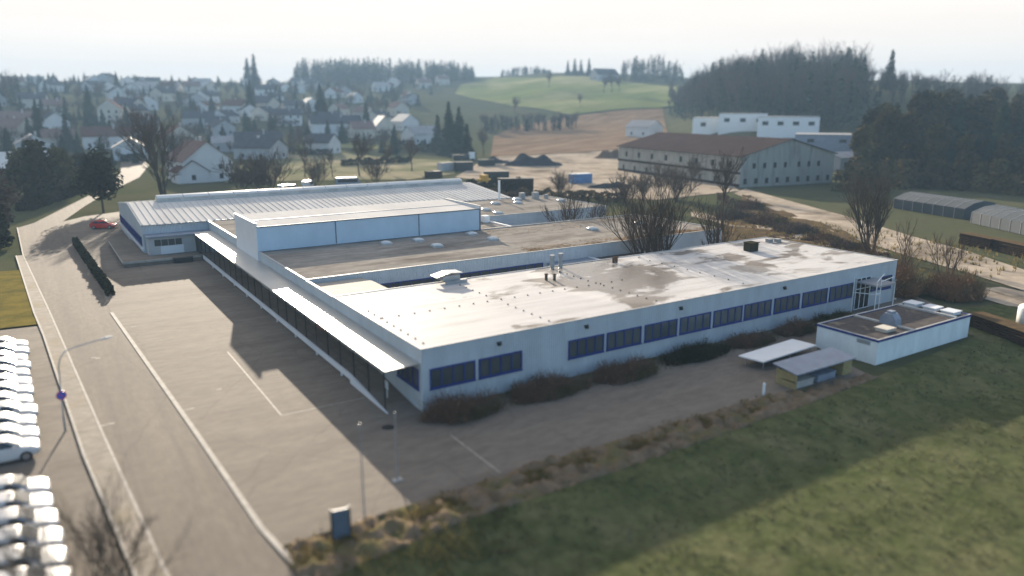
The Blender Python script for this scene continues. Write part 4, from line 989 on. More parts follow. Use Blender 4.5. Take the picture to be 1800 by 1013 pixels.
# ------------------------------------------------------------------ trees
def bare_tree(h, seed, stems=1, spread=.55, depth=5, r0=None, twm=twig, name='bare_tree', nb=(2,3), up=.25, n_low=5, rmin=.014, lean=.62):
    rr = random.Random(seed); tr, tw = MB(), MB(); r0 = r0 or h*.022
    def grow(p, d, L_, r, lev):
        mb = tr if lev < 3 else tw; seg = 3 if lev < 3 else 2; n = n_low if lev < 2 else (4 if lev < 3 else 3)
        q = p; dd = d
        for i in range(seg):
            dd = (dd+Vector((rr.gauss(0,.11), rr.gauss(0,.11), rr.gauss(0,.06)+up*.12))).normalized()
            e_ = q+dd*(L_/seg); ra = r*(1-.35*i/seg); rb = r*(1-.35*(i+1)/seg)
            mb.tube(q, e_, ra, rb if lev < depth else rb*.4, n); q = e_
            if lev < depth and lev > 0 and i < seg-1 and rr.random() < .9: side(q, dd, L_*rr.uniform(.45,.7), rb*.5, lev+1)
        if lev < depth:
            for k in range(rr.choice(nb)): side(q, dd, L_*rr.uniform(.62,.85), r*.6, lev+1, .75)
    def side(q, dd, L_, r, lev, f=1.0):
        ax = dd.orthogonal().normalized(); ax.rotate(__import__('mathutils').Quaternion(dd, rr.uniform(0, 2*pi)))
        nd = (dd+ax*spread*f*rr.uniform(.6,1.3)+Vector((0,0,up))).normalized(); grow(q, nd, L_, max(r, rmin), lev)
    for s in range(stems):
        if stems == 1: grow(Vector((0,0,-.1)), Vector((0,0,1)), h*.3, r0, 0)
        else:
            a = 2*pi*s/stems+rr.uniform(-.4,.4); t_ = rr.uniform(.1,1)*lean
            grow(Vector((cos(a)*.3, sin(a)*.3, -.1)), Vector((cos(a)*t_, sin(a)*t_, 1)).normalized(), h*.34, r0*rr.uniform(.6,1), 1)
    return tr, tw, twm, name
def put_tree(spec, label, loc, cat='tree', group=None, rz=0):
    tr, tw, twm, name = spec
    o = thing(name, label, cat, loc, rz, group)
    tr.build('trunk', bark, o); tw.build('crown', twm, o); return o
def conifer(h, rad, seed, name='spruce_tree', m_=None, shape=1.0, dens=1.0, leaf=1.0, base=.06):
    rr = random.Random(seed); tr, cr = MB(), MB()
    tr.tube((0,0,-.3), (0,0,h*.96), h*.016, .03, 6)
    z = h*base
    while z < h*.985:
        t_ = (z-h*base)/(h*(1-base)); rz_ = rad*((1-t_)**shape)*(.8+.35*noise.noise((z*.35, seed*3.1, 0)))+.12
        n = max(5, int((6+rz_*1.1)*dens)); a0 = rr.uniform(0, 6.28)
        for i in range(n):
            a = a0+2*pi*i/n+rr.gauss(0,.16); L_ = rz_*rr.uniform(.62,1.18); dz = -L_*rr.uniform(.12,.5); ca, sa = cos(a), sin(a); zz = z+rr.uniform(-.25,.25)
            w_ = (L_*rr.uniform(.2,.34)+.18)*leaf; tip = Vector((ca*L_, sa*L_, zz+dz)); m2 = Vector((ca*L_*.55, sa*L_*.55, zz+dz*.42)); sd = Vector((-sa, ca, 0))
            up_ = rr.uniform(-.1,.1)*L_
            cr.poly([(0,0,zz), m2+sd*w_+Vector((0,0,-w_*.5+up_)), tip, m2-sd*w_+Vector((0,0,-w_*.5-up_))])
            for q in range(2+int(L_*.9)):
                f = rr.uniform(.35,1.0); c = Vector((0,0,zz)).lerp(tip, f)+sd*rr.uniform(-1,1)*w_*.9+Vector((0,0,rr.uniform(-.5,.1))); s = leaf*rr.uniform(.22,.5)
                d1 = Vector((ca+rr.gauss(0,.5), sa+rr.gauss(0,.5), -.7+rr.gauss(0,.3))).normalized(); d2 = d1.orthogonal().normalized()
                cr.poly([c-d1*s, c+d2*s*.5, c+d1*s, c-d2*s*.5])
        z += h*.012+.22
    return tr, cr, (m_ or needle), name
def leafy(h, rad, seed, name='evergreen_tree', m_=None, n=2600, leaf=.55, base=.12):
    rr = random.Random(seed); tr, cr = MB(), MB(); tr.tube((0,0,-.3), (0,0,h*.8), h*.02, .05, 6)
    lobes = []
    for i in range(26):
        t_ = rr.random(); rz_ = rad*(sin(pi*min(1,(t_*.86+.12)))**.6)*(1-.35*t_); a = rr.uniform(0,2*pi); q = rz_*sqrt(rr.random())*.8
        lobes.append((Vector((cos(a)*q, sin(a)*q, h*(base+(1-base)*t_*.92))), rad*rr.uniform(.28,.5)))
    for p, _ in lobes[:8]: tr.tube((0,0,h*.25), p, .1, .03, 4)
    for i in range(n):
        c0, r_ = rr.choice(lobes); d = Vector((rr.gauss(0,1), rr.gauss(0,1), rr.gauss(0,1))).normalized(); c = c0+d*r_*(rr.random()**.35)
        if c.z < .3: continue
        a = Vector((rr.gauss(0,1), rr.gauss(0,1), rr.gauss(0,.7))).normalized(); b = a.orthogonal().normalized(); s = leaf*rr.uniform(.5,1.1)
        cr.poly([c-a*s, c+b*s*.6, c+a*s, c-b*s*.6])
    return tr, cr, (m_ or olive), name

# near trees
put_tree(bare_tree(10.2, 3, stems=11, spread=.36, depth=6, r0=.19, up=.2, nb=(2,2,3), rmin=.014, lean=.5), 'multi-stemmed bare tree fanning out of the courtyard between the roofs', (41.2,20.8,0))
put_tree(bare_tree(8.0, 8, stems=6, spread=.4, depth=5, r0=.13, up=.2, rmin=.018), 'bare tree cluster growing between middle and rear roof', (47.5,46.5,0))
put_tree(bare_tree(6.5, 9, stems=4, spread=.4, depth=5, r0=.1, up=.2, rmin=.018), 'thin bare sapling beside the cluster between middle and rear roof', (52.5,46.0,0))
put_tree(bare_tree(8.5, 12, stems=5, spread=.4, depth=5, r0=.12, rmin=.018), 'slender bare tree at the right end of the courtyard', (52.5,21.5,0))
put_tree(bare_tree(14.5, 21, spread=.42, depth=6, r0=.24, up=.25, rmin=.02), 'single bare tree with upright crown behind the right end of the roofs', (76,41.4,0))
put_tree(bare_tree(12.0, 25, stems=9, spread=.38, depth=5, r0=.2, up=.2, twm=twig_near, rmin=.02, lean=.7), 'many-stemmed bare tree beyond the far corner of the front roof', (79.5,17,0))
put_tree(bare_tree(7.5, 28, stems=3, spread=.45, depth=5, r0=.11, twm=red_twig), 'thin reddish bare tree rising from the shrub by the front wing end', (64.5,4.0,0))
put_tree(bare_tree(6.5, 29, stems=3, spread=.5, depth=5, r0=.1, twm=red_twig), 'small bare tree above the brown shrub, nearer the gravel road', (69.5,1.0,0))
x, y = g(288,347); put_tree(bare_tree(18.5, 31, stems=4, spread=.46, depth=6, r0=.42, up=.16, twm=twig_far, rmin=.04, lean=.4), 'large bare tree in front of the white gabled house', (x,y,0))
x, y = g(182,374); put_tree(leafy(11.8, 4.6, 34, m_=olive_hedge, n=4200, leaf=.42, base=.3), 'round-crowned bare tree standing at the street corner', (x,y,0))
def shrub(label, loc, rx, ry, h, m_, n=900, seed=1, name='shrub', leaf=.16, group=None, ln=1.0):
    rr = random.Random(seed); st, cr = MB(), MB()
    for i in range(n):
        a = rr.uniform(0,2*pi); q = sqrt(rr.random()); ed = 1+.38*noise.noise((cos(a)*1.6+seed, sin(a)*1.6, seed*.7))+.15*noise.noise((a*3, seed, 1))
        bx_, by_ = cos(a)*rx*q*.8*ed, sin(a)*ry*q*.8*ed
        lean = Vector((cos(a)*q*.5+rr.gauss(0,.32), sin(a)*q*.5+rr.gauss(0,.32), 1)).normalized()
        hh = h*sqrt(max(.06,1-q*q*.8))*rr.uniform(.4,1.1)*(.85+.65*noise.noise((bx_*.75,by_*.9,seed*1.3)))*(1.25 if rr.random() < .06 else 1)
        if hh < .15: continue
        p = Vector((bx_,by_,-.05)); m2 = p+lean*hh*.55; e_ = m2+(lean+Vector((rr.gauss(0,.4), rr.gauss(0,.4), .1))).normalized()*hh*.55
        if i % 12 == 0: cr.tube(p, m2, .03, .018, 4)
        cr.tube(p+lean*hh*.1, m2, .017*ln, .012*ln, 3); cr.tube(m2, e_, .012*ln, .006*ln, 3)
        for k in range(2):
            f = rr.random(); c = m2.lerp(e_, f); e2 = c+(lean+Vector((rr.gauss(0,.7), rr.gauss(0,.7), .2))).normalized()*hh*rr.uniform(.15,.35); cr.tube(c, e2, .009*ln, .005*ln, 3)
        if rr.random() < .22:
            c = m2.lerp(e_, rr.random())+Vector((rr.gauss(0,.12), rr.gauss(0,.12), rr.gauss(0,.1)))
            b = Vector((rr.gauss(0,1), rr.gauss(0,1), rr.gauss(0,1))).normalized(); s = leaf*rr.uniform(.4,1); o_ = b.orthogonal().normalized()
            cr.poly([c-b*s, c+o_*s*.35, c+b*s, c-o_*s*.35])
    o = thing(name, label, 'shrub', loc, 0, group)
    cr.build('crown', m_, o); return o
BS = [(2.2,-1.9,3.1,1.7,1.7,red_twig,'brown bare shrub hugging the near corner of the front wing'), (9.3,-1.9,4.3,1.6,1.4,red_twig,'reddish brown shrub below the blank wall between the windows'),
      (16.6,-2.1,3.7,1.6,1.35,red_twig,'brown shrub under the first two windows of the long row'), (24.4,-1.9,4.1,1.5,1.3,olive_hedge,'dark green shrub on the wall side of the white flat shelter'),
      (31.6,-1.9,3.2,1.4,1.1,red_twig,'low brown shrub between the white flat shelter and the wall'), (37.6,-1.8,3.0,1.3,1.1,red_twig,'low brown shrub by the wall beside the annex corner'), (44.0,-1.6,3.2,1.2,1.1,olive,'low green hedge shrub before the last wide windows')]
for i, (x, y, rx, ry, h, m_, lab) in enumerate(BS): shrub(lab, (x,y,0), rx, ry, h, m_, int(520*rx), 40+i, group='shrubs along the front wing')
shrub('large brown shrub rounding the far corner of the front wing', (60.5,2.5,0), 4.2, 3.6, 3.6, rust_twig, 2600, 60, leaf=.25, ln=1.5)
shrub('dark brown shrub thicket beyond the annex beside the gravel path', (64.5,-2.5,0), 3.6, 3.2, 3.0, rust_twig, 2000, 61, leaf=.25, ln=1.5)
for i, (u, v_, r_, h) in enumerate(((1290,385,5,2.0), (1345,392,5,1.7), (1395,408,5,1.5), (1445,424,4,1.3), (1490,436,3.5,1.3), (1318,366,4,2.0))):
    x, y = g(u, v_); shrub(['brown scrub bush beside the single bare tree','wide brown scrub bush on the bank below the gravel road','scrub bush in the middle of the bank beyond the roof','scrub bush on the bank toward the many-stemmed tree','low scrub bush left of the many-stemmed tree','tall scrub bush highest on the bank near the brown-roofed hall'][i], (x,y,0), r_, r_*.8, h, red_twig if i % 2 else twig_far, 900, 70+i, leaf=.4, ln=2.2, group='scrub bushes on the bank')
# foreground shrub tree at the lower left
x, y = g(75,1120)
put_tree(bare_tree(6.6, 55, stems=6, spread=.6, depth=5, r0=.08, up=.1, nb=(2,2,3), lean=.9, rmin=.01, twm=twig_near), 'bare spreading bush in front of the shorter row of white cars', (-21.6,-13.4,0), 'bush')
put_tree(bare_tree(3.8, 56, twm=twig_near, stems=7, spread=.7, depth=4, r0=.06, up=.1, nb=(2,3)), 'low twiggy bush on the pavement strip beside the shorter car row', (-19.9,-9.0,0), 'bush')
# dark trees at the left edge
put_tree(leafy(12, 5.2, 81, m_=twig_far, n=3600, leaf=.5), 'dark leafless thicket tree at the left picture edge by the street', (-27.2,101,0))
put_tree(leafy(8, 4.0, 82, m_=olive_hedge, n=3000, leaf=.5), 'dark bushy tree at the left picture edge beyond the yellowed grass', (-27.6,90,0))
for i, (u, v_, h, r_) in enumerate(((72,352,13,5), (108,348,11,5), (45,345,10,5), (145,330,8,4.5))):
    x, y = g(u, v_); put_tree(leafy(h, r_, 90+i, m_=olive, n=2600, leaf=.6), ['dark broad evergreen beyond the street, next to the metal-roofed house','dark broad evergreen beyond the street, left of the round-crowned tree','dark low evergreen beneath the metal-roofed house','dark evergreen bush behind the round-crowned tree'][i], (x,y,gz(x,y)), group='dark evergreens beyond the street')
CA = put_tree(conifer(20, 5.6, 101, shape=.85), 'tall dark spruce left of the tall pinkish house', at(72,258))
CB = put_tree(conifer(15, 4.4, 102, shape=.9), 'dark spruce right of the tall pinkish house', at(225,232))
CC = put_tree(conifer(24, 7.0, 103, shape=.8), 'broad dark spruce in the spruce group beside the village', at(790,274))
CCh = {k: list(k.children) for k in (CA, CB, CC)}
def con(u, v_, h, label, group=None, p=None):
    p = p or R.choice((CA, CB, CC)); base = {CA: 20, CB: 15, CC: 24}[p]; s = h/base; x, y, z = at(u, v_)
    return dup(p, (x, y, z-.3), R.uniform(0, 6.28), label, group, (s*R.uniform(.9,1.15), s*R.uniform(.9,1.15), s), 'tree', CCh[p])
con(808, 276, 22, 'dark spruce right-hand in the spruce group beside the village', None, CA)
con(770, 262, 17, 'shorter dark spruce at the left of the spruce group', None, CB)
con(822, 280, 15, 'low dark spruce in front of the spruce group', None, CB)
for u, v_, h, lab in ((442,202,23,'blue-dark spruce above the bungalow'), (565,217,25,'broad dark spruce above the long white house'), (645,232,17,'narrow spruce at the right end of the long white house'), (160,220,22,'dark round spruce up the slope left of the pinkish house'), (207,163,17,'spruce beside the house on the left skyline'), (437,152,30,'tall spruce pair rising on the skyline, left one'), (449,153,33,'tall spruce pair rising on the skyline, right one'),
                     (374,206,14,'small spruce above the pinkish-roofed house'), (120,262,15,'small dark spruce in front of the metal-roofed house'), (75,208,12,'small spruce high on the left slope'), (520,192,13,'small spruce above the grey-roofed white house'), (340,218,13,'small spruce uphill of the big bare tree'), (118,215,14,'spruce uphill of the tall left spruce')):
    con(u, v_, h, lab, 'spruces in the village')
# bare tree prototypes for the middle distance
BP = [put_tree(bare_tree(11, 200, spread=.55, depth=5, r0=.2, twm=twig_far, rmin=.04), 'young bare street tree at the left end of the row behind the hall', (*g(536,312),0)),
      put_tree(bare_tree(12, 201, spread=.6, depth=5, r0=.24, twm=twig_far, up=.14, rmin=.045, nb=(3,)), 'wide bare tree right of the dark spruce group', at(850,275)),
      put_tree(bare_tree(9, 202, stems=7, spread=.55, depth=5, r0=.13, twm=twig_far, rmin=.04, up=.12, lean=.8), 'bare bush behind the hall left of the vans', (*g(455,335),0))]
BH = [11, 12, 9]; BCh = [list(o.children) for o in BP]
def bare(x, y, h, label, group=None, i=None):
    i = R.randrange(3) if i is None else i; s = h/BH[i]
    return dup(BP[i], (x, y, gz(x, y)-.1), R.uniform(0, 6.28), label, group, (s*R.uniform(.9,1.2), s*R.uniform(.9,1.2), s), 'tree', BCh[i])
for u, v_, h, i, lab in ((585,312,9,0,'young bare tree right of the leftmost in the row behind the hall'), (632,310,13,1,'tall bare tree in the middle of the row behind the hall'), (680,304,10,0,'bare tree right of the middle of the row behind the hall'), (724,302,11,1,'bare tree near the right end of the row behind the hall'), (660,322,7,2,'low bare bush behind the ridge of the metal hall'), (425,338,9,2,'bare bush at the left of the vans, near the meadow'), (480,336,10,2,'dense bare bush touching the white low van'), (555,330,8,2,'bare bush beside the minibus'),
                        (1160,345,8,2,'bare bush before the long side of the brown-roofed hall'), (1215,338,9,1,'bare tree before the middle of the brown-roofed hall'), (1190,355,8,2,'low bare thicket between gravel yard and brown-roofed hall'), (1275,345,9,0,'bare tree before the near corner of the brown-roofed hall'), (1130,352,6,2,'small bare bush at the gravel yard rim'), (985,345,6,2,'small bare bush behind the rear wing'), (1100,362,7,2,'bare bush behind the fanning courtyard tree')):
    x, y = g(u, v_); bare(x, y, h, lab, None, i)
hedge('bramble_hedge', 'dark low hedge along the back of the rear wing', (62,112), (92,84), 5, 1.6, scrub_m, dens=60, leaf=.5, ragged=.4)
hedge('bramble_hedge', 'dark hedge beyond the rear wing, beside the containers', (60,120), (84,112), 4, 2.4, olive_hedge, dens=60, leaf=.5, ragged=.4)
for a_, b_, w_, h_, lab in (((445,270), (578,274), 2.2, 2.2, 'long dark garden hedge in front of the white bungalow'), ((600,292), (720,286), 2.5, 1.8, 'dark hedge behind the row of young trees'), ((408,321), (472,325), 3, 2.4, 'dark hedge row right of the white gabled house'), ((690,262), (780,270), 4, 3.4, 'dark shrub belt left of the spruce group'), ((215,285), (262,280), 2.5, 2.2, 'dark hedge beside the side street before the red-roofed house'), ((120,322), (60,352), 4, 2.6, 'dark hedge row beyond the street under the broad evergreens'), ((40,372), (150,334), 3, 2.0, 'dark hedge lining the far side of the street bend')):
    hedge('garden_hedge', lab, hit(*a_), hit(*b_), w_, h_, olive_hedge, dens=46, leaf=.55, ragged=.35)
# trees in the village
n = 0
for k in range(4000):
    d = 265+(R.random()**1.0)*620; c = R.uniform(-70, 840)
    if c > 700+max(0,(d-400))*.2: continue
    if d < 330 and c > 390: continue
    x, y = pol(c, d)
    if not free(x, y, 2.4): continue
    if d < 300 and 190 < c < 280: continue
    zone = 'lower' if d < 430 else ('middle' if d < 600 else 'upper')
    if R.random() < .52:
        p = R.choice((CA, CB, CC)); h = R.uniform(5, 12); s = h/{CA: 20, CB: 15, CC: 24}[p]
        dup(p, (x, y, gz(x,y)-.3), R.uniform(0,6.28), 'dark conifer among the houses of the %s village slope' % zone, 'conifers among the village houses', (s*1.15, s*1.15, s), 'tree', CCh[p])
    else: bare(x, y, R.uniform(5, 10), 'bare garden tree among the houses of the %s village slope' % zone, 'garden trees among the village houses')
    placed.append((x, y, 2.4)); n += 1
    if n >= 500: break
for i, (u0, v0, u1, v1, lab) in enumerate(((1478,338,1600,330,'tangled dark hedge at the foot of the evergreens, left part'), (1600,330,1715,336,'tangled dark hedge behind the long greenhouse'), (1715,336,1840,348,'tangled dark hedge behind the cut-off greenhouse'))):
    hedge('wild_hedge', lab, g(u0,v0), g(u1,v1), 6, 5.0, olive, dens=70, leaf=.7, ragged=.4, rise=i*3.3)
# right-hand evergreen group
LE = put_tree(leafy(21, 6.2, 301, n=4800, leaf=.75, base=.0), 'tall dark evergreen at the left end of the right-hand group', (*g(1545,322),0))
LF = put_tree(leafy(19, 5.6, 302, n=4200, leaf=.7, m_=olive, base=.0), 'dark evergreen second from the left in the right-hand group', (*g(1582,318),0))
LC = put_tree(conifer(23, 5.6, 303, shape=.6, dens=1.1, m_=needle, leaf=1.1), 'tall pointed spruce at the right end of the right-hand group', (*g(1748,312),0))
LCh = {k: list(k.children) for k in (LE, LF, LC)}
rows_ = [(1508,332,14,LF), (1525,318,18,LE), (1562,310,20,LC), (1610,310,22,LF), (1640,306,22,LE), (1672,308,21,LC), (1700,306,21,LE), (1725,306,20,LF), (1772,304,20,LE), (1800,312,24,LC), (1835,306,22,LE), (1600,298,22,LC), (1655,294,23,LF), (1690,292,23,LC), (1735,292,24,LE), (1785,290,22,LF), (1540,300,19,LF), (1760,325,12,LF), (1800,330,11,LE), (1635,326,14,LF), (1690,328,12,LE)]
for i, (u, v_, h, p) in enumerate(rows_):
    x, y = g(u, v_); s = 1.14*h/{LE: 21, LF: 19, LC: 23}[p]
    ln = ['back', 'front'][v_ > 303]
    lab = '%s %s in the %s row of the right-hand group, %s from the left' % ('pointed' if p is LC else 'bushy', 'spruce' if p is LC else 'evergreen', ln, ORD[len([1 for q in rows_ if ((q[1] > 303) == (v_ > 303)) and q[0] < u])] if len([1 for q in rows_ if ((q[1] > 303) == (v_ > 303)) and q[0] < u]) < 12 else 'last')
    dup(p, (x, y, -.2), R.uniform(0,6.28), lab, 'evergreens of the right-hand group', (s*R.uniform(.9,1.1), s*R.uniform(.9,1.1), s), 'tree', LCh[p])
# wooded hill: one wood that reads as a mass
def wood_mass(name, cols, dr, top, n, kindmix, lab, seed, minh=9, maxh=27, leaf=1.0, m_=(None,None,None)):
    rr = random.Random(seed); mb = MB()
    for i in range(n):
        c = rr.uniform(*cols); d = rr.uniform(*dr(c)); x, y = pol(c, d); z = gz(x, y)
        tt = 20.5+(189.5-top(c))/F*d
        h = min(maxh, max(minh, tt-z))*(rr.uniform(.62,1.1) if n > 100 else rr.uniform(.75,1.03)); con_ = rr.random() < kindmix(c)
        if con_:
            h *= rr.uniform(.68,.95)
            mb.cur = 0; rad = h*rr.uniform(.17,.25)
            for k in range(int(62*leaf)):
                t_ = rr.random()**.8; q = rad*(1-t_)**.75*rr.uniform(.3,1.05); a = rr.uniform(0,6.28); s = rr.uniform(.7,1.4)*(1.2-.55*t_)*max(h,14)/19
                p = Vector((x+cos(a)*q, y+sin(a)*q, z+h*(.04+.95*t_))); d1 = Vector((cos(a), sin(a), -.6)); d2 = Vector((-sin(a), cos(a), rr.uniform(-.3,.3)))
                mb.poly([p-d1*s*.7, p+d2*s*.7, p+d1*s*1.1, p-d2*s*.7])
        else:
            mb.cur = 2; mb.tube((x,y,z-.5), (x+rr.gauss(0,.4),y,z+h*.6), .24, .12, 3)
            for k in range(int(12*leaf)):
                a = rr.uniform(0,6.28); z0 = z+h*rr.uniform(.3,.62); L_ = h*rr.uniform(.22,.42); e_ = Vector((x+cos(a)*L_*.45, y+sin(a)*L_*.45, min(z+h, z0+L_*.95)))
                mb.cur = 1; mb.tube((x,y,z0), e_, .10, .04, 3)
                for j in range(6):
                    f = rr.uniform(.3,1); p = Vector((x,y,z0)).lerp(e_, f); q = p+Vector((rr.gauss(0,.9), rr.gauss(0,.9), rr.uniform(.6,2.4)))
                    mb.tube(p, q, .055, .025, 3)
    o = mb.build(name, [m_[0] or needle, m_[1] or twig_far, m_[2] or bark]); o['label'] = lab; o['category'] = 'wood'; return kind(o, 'stuff')
def lerp(t_):
    def f(c):
        for (a, p), (b, q) in zip(t_, t_[1:]):
            if c <= b: return p+(q-p)*max(0, (c-a)/(b-a))
        return t_[-1][1]
    return f
topA = lerp([(1165,185), (1200,140), (1240,113), (1300,100), (1370,90), (1470,84), (1490,92), (1500,118), (1560,125), (1640,135), (1800,145)])
dA = lerp([(1165,520), (1200,440), (1260,390), (1400,370), (1520,350), (1800,300)])
wood_mass('forest', (1168,1500), lambda c: (dA(c), dA(c)+150), topA, 700, lambda c: .30, 'dark mixed wood covering the hill behind the white warehouses', 5, leaf=1.25)
wood_mass('forest', (1490,1900), lambda c: (dA(c)+60, dA(c)+230), lerp([(1490,128), (1600,138), (1900,140)]), 230, lambda c: .12, 'thin bare wood along the skyline behind the evergreens', 6, 6, 17)
ridge = lerp([(528,118), (545,110), (600,109), (680,107), (760,109), (820,112), (838,124)])
wood_mass('forest', (530,836), lambda c: (880,960), ridge, 620, lambda c: .95, 'blue hazy conifer wood along the ridge above the village', 7, 15, 36, 1.0)
wood_mass('forest', (1085,1190), lambda c: (780,860), lerp([(1085,115), (1105,104), (1150,100), (1180,112), (1190,122)]), 110, lambda c: .75, 'hazy wood on the ridge right of the farmhouse', 8, 12, 30)
wood_mass('forest', (882,965), lambda c: (960,1020), lerp([(882,126), (910,119), (940,119), (965,128)]), 70, lambda c: .8, 'small hazy copse on the ridge above the green field', 9, 5, 14)
wood_mass('forest', (-80,62), lambda c: (560,640), lerp([(-80,120), (40,124), (62,140)]), 90, lambda c: .45, 'hazy wood at the left end of the skyline', 10, 8, 24)
wood_mass('forest', (845,1010), lambda c: (455,480), lerp([(845,172), (880,178), (1010,196)]), 60, lambda c: .3, 'thin hedge wood between ploughed and green field', 12, 4, 10)
for u, v_, h, lab in ((998,133,17,'slim tall tree on the ridge left of the farmhouse, outer one'), (1010,133,19,'slim tall tree on the ridge left of the farmhouse, middle one'), (1021,133,18,'slim tall tree on the ridge left of the farmhouse, nearest it'), (1035,134,20,'broad dark tree directly left of the farmhouse'), (1562,158,24,'single dark conifer on the skyline above the evergreens')):
    con(u, v_, h, lab, None, CB)
for u, v_, h, lab in ((965,155,15,'hazy round tree on the upper green field'), (1075,164,17,'big round tree clump in the middle of the green field'), (1062,165,15,'left tree of the round clump in the green field'), (1088,163,14,'right tree of the round clump in the green field'), (905,200,12,'bare tree at the lower corner of the green field'), (1020,190,10,'small tree above the ploughed field')):
    x, y = hit(u, v_); bare(x, y, h, lab, None, 1)
# house on the left skyline
house('pale block-like house on the left skyline beside a spruce', at(190,152), RZ, 12, 14, 8, 11, grey_render, slate_roof)

# ------------------------------------------------------------------ loose ground cover
def tufts(name, n, area, m_, h, lab, seed, w_=.02):
    rr = random.Random(seed); mb = MB()
    for i in range(n):
        x, y = area(rr); z = gz(x, y)
        cl = noise.noise((x*.55, y*.55, seed)) 
        if cl < rr.uniform(-.35,.3): continue
        for k in range(5):
            a = rr.uniform(0,6.28); l = rr.uniform(.2,.8); hh = h*rr.uniform(.5,1.2); p = Vector((x+rr.gauss(0,.06), y+rr.gauss(0,.06), z+.05)); q = p+Vector((cos(a)*l*hh, sin(a)*l*hh, hh)); s = Vector((-sin(a),cos(a),0))*w_*rr.uniform(.6,1.5)
            mb.poly([p-s, p+s, q])
    o = mb.build(name, m_); o['label'] = lab; return kind(o, 'stuff')
tufts('dry_grass', 4200, lambda r: ((lambda x: (x, -11.4-(.5+.2*sin(x*.8))+r.gauss(0,.42)-max(0,-x-7)*.25*r.random()))(r.uniform(-13,22))), drygrass, .26, 'dry straw-coloured grass along the verge', 3)
tufts('dry_grass', 2600, lambda r: (r.uniform(-13,-2), r.uniform(-17,-13)), mat('lush_tufts', (.10,.105,.03), (.16,.13,.05), .5, .9, transl=.3), .2, 'tufty grass in the corner of verge and street', 4)
tufts('dry_grass', 7000, lambda r: (r.uniform(-10,60), r.uniform(-30,-13.3)), mat('lawn_tufts', (.085,.09,.038), (.13,.12,.06), .5, .95, transl=.3), .13, 'short shaggy grass of the lawn', 5, .03)
tufts('dry_grass', 2500, lambda r: (r.uniform(62,100), r.uniform(0,70)), drygrass, .6, 'tall dry grass on the bank', 6, .06)
tufts('undergrowth', 5000, lambda r: (lambda u: g(u, min(450, 340+(u-1290)*.385+10+abs(r.gauss(0,16)))))(r.uniform(1260,1560)), red_twig, .45, 'brown dead undergrowth on the bank beyond the roofs', 13, .07)
tufts('dry_grass', 3000, lambda r: (r.uniform(-.3,48), -.15-abs(r.gauss(0,1.1))), drygrass, .22, 'dry grass between the shrubs along the front wing', 15)
lf = MB(); rr = random.Random(8)
for i in range(7000):
    x = rr.uniform(26,56.8) if rr.random() < .7 else rr.gauss(50,4); y = 25.3+abs(rr.gauss(0,1.3)) if rr.random() < .75 else rr.uniform(36,41.8)
    if not (.4 < x < 56.9 and 25.2 < y < 41.8) or noise.noise((x*.35,y*.5,4)) < rr.uniform(-.4,.25): continue
    a = rr.uniform(0,6.28); s = rr.uniform(.07,.15); z = H-.09+rr.uniform(0,.04)
    lf.poly([(x+cos(a)*s,y+sin(a)*s,z), (x-sin(a)*s*.6,y+cos(a)*s*.6,z+.03), (x-cos(a)*s,y-sin(a)*s,z), (x+sin(a)*s*.6,y-cos(a)*s*.6,z+.01)])
o = lf.build('fallen_leaves', orange_leaf); o['label'] = 'orange fallen leaves drifted along the middle roof edge'; kind(o, 'stuff')

# ------------------------------------------------------------------ haze, sky, sun, camera
SUN_EL, SUN_AZ = radians(14.4), radians(14.6)
hz = MB(); hz.box(-1300, 1900, -900, 1900, -3, 112)
hm = bpy.data.materials.new('haze_air'); hm.use_nodes = True; nt = hm.node_tree
nt.nodes.remove(nt.nodes['Principled BSDF'])
pv = nt.nodes.new('ShaderNodeVolumePrincipled'); pv.inputs['Density'].default_value = .00045; pv.inputs['Color'].default_value = (.275,.425,.60,1); pv.inputs['Anisotropy'].default_value = .1
nt.links.new(pv.outputs[0], nt.nodes['Material Output'].inputs['Volume'])
kind(hz.build('haze', hm), 'stuff')

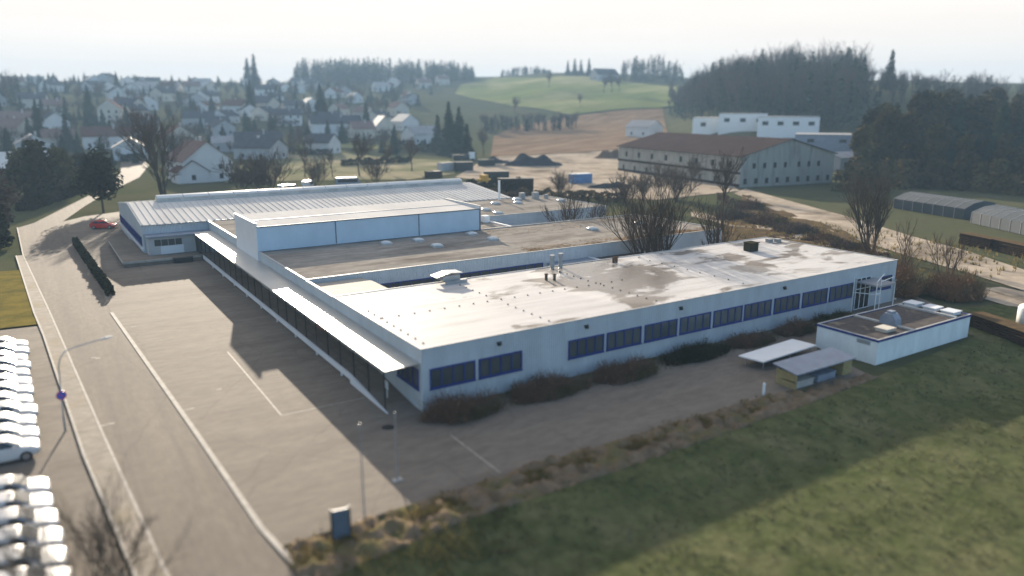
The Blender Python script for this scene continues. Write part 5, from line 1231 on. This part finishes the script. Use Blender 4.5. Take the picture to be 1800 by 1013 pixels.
wd = bpy.data.worlds.new('World'); sc.world = wd; wd.use_nodes = True; nt = wd.node_tree; N = nt.nodes; L = nt.links
bg = N['Background']; sky = N.new('ShaderNodeTexSky'); sky.sky_type = 'NISHITA'; sky.sun_disc = False
sky.sun_elevation = SUN_EL; sky.sun_rotation = SUN_AZ; sky.altitude = 500; sky.air_density = 1.0; sky.dust_density = 2.5; sky.ozone_density = 1.5
tcw = N.new('ShaderNodeTexCoord'); vm = N.new('ShaderNodeVectorMath'); vm.operation = 'DOT_PRODUCT'
vm.inputs[1].default_value = (sin(SUN_AZ), cos(SUN_AZ), 0); L.new(tcw.outputs['Generated'], vm.inputs[0])
mr = N.new('ShaderNodeMapRange'); mr.inputs['From Min'].default_value = -.1; mr.inputs['From Max'].default_value = .4; mr.inputs['To Max'].default_value = 1; L.new(vm.outputs['Value'], mr.inputs['Value'])
mpw = N.new('ShaderNodeMapping'); mpw.inputs['Scale'].default_value = (1.2,1.2,9); L.new(tcw.outputs['Generated'], mpw.inputs['Vector'])
nz = N.new('ShaderNodeTexNoise'); nz.inputs['Scale'].default_value = 2.2; nz.inputs['Detail'].default_value = 5; L.new(mpw.outputs[0], nz.inputs['Vector'])
cl = N.new('ShaderNodeMix'); cl.data_type = 'RGBA'; L.new(nz.outputs['Fac'], cl.inputs[0]); cl.inputs[6].default_value = (3.15,2.8,2.5,1); cl.inputs[7].default_value = (3.75,3.36,3.0,1)
veil = N.new('ShaderNodeMix'); veil.data_type = 'RGBA'; L.new(mr.outputs[0], veil.inputs[0]); L.new(sky.outputs[0], veil.inputs[6]); L.new(cl.outputs[2], veil.inputs[7])
L.new(veil.outputs[2], bg.inputs['Color']); bg.inputs['Strength'].default_value = .1
sl = bpy.data.lights.new('sun', 'SUN'); sl.energy = 4.2; sl.angle = radians(.55); sl.color = (1, .87, .70)
so = bpy.data.objects.new('sun', sl); COL.objects.link(so)
sv = Vector((sin(SUN_AZ)*cos(SUN_EL), cos(SUN_AZ)*cos(SUN_EL), sin(SUN_EL))); so.rotation_euler = sv.to_track_quat('Z', 'Y').to_euler(); so.location = (0,0,60)
cam = bpy.data.cameras.new('camera'); co = bpy.data.objects.new('camera', cam); COL.objects.link(co)
co.location = CAM; co.rotation_euler = (-FW).to_track_quat('Z', 'Y').to_euler()
cam.sensor_width = 36; cam.lens = F/1800*36; cam.clip_start = .5; cam.clip_end = 6000
cam.dof.use_dof = True; cam.dof.focus_distance = 90; cam.dof.aperture_fstop = cam.lens/1000/.42
sc.camera = co
sc.view_settings.view_transform = 'Standard'; sc.view_settings.look = 'None'; sc.view_settings.gamma = 1; sc.view_settings.exposure = 1.88
sc.cycles.use_denoising = True
sc.cycles.volume_bounces = 0; sc.cycles.max_bounces = 6; sc.cycles.transparent_max_bounces = 12
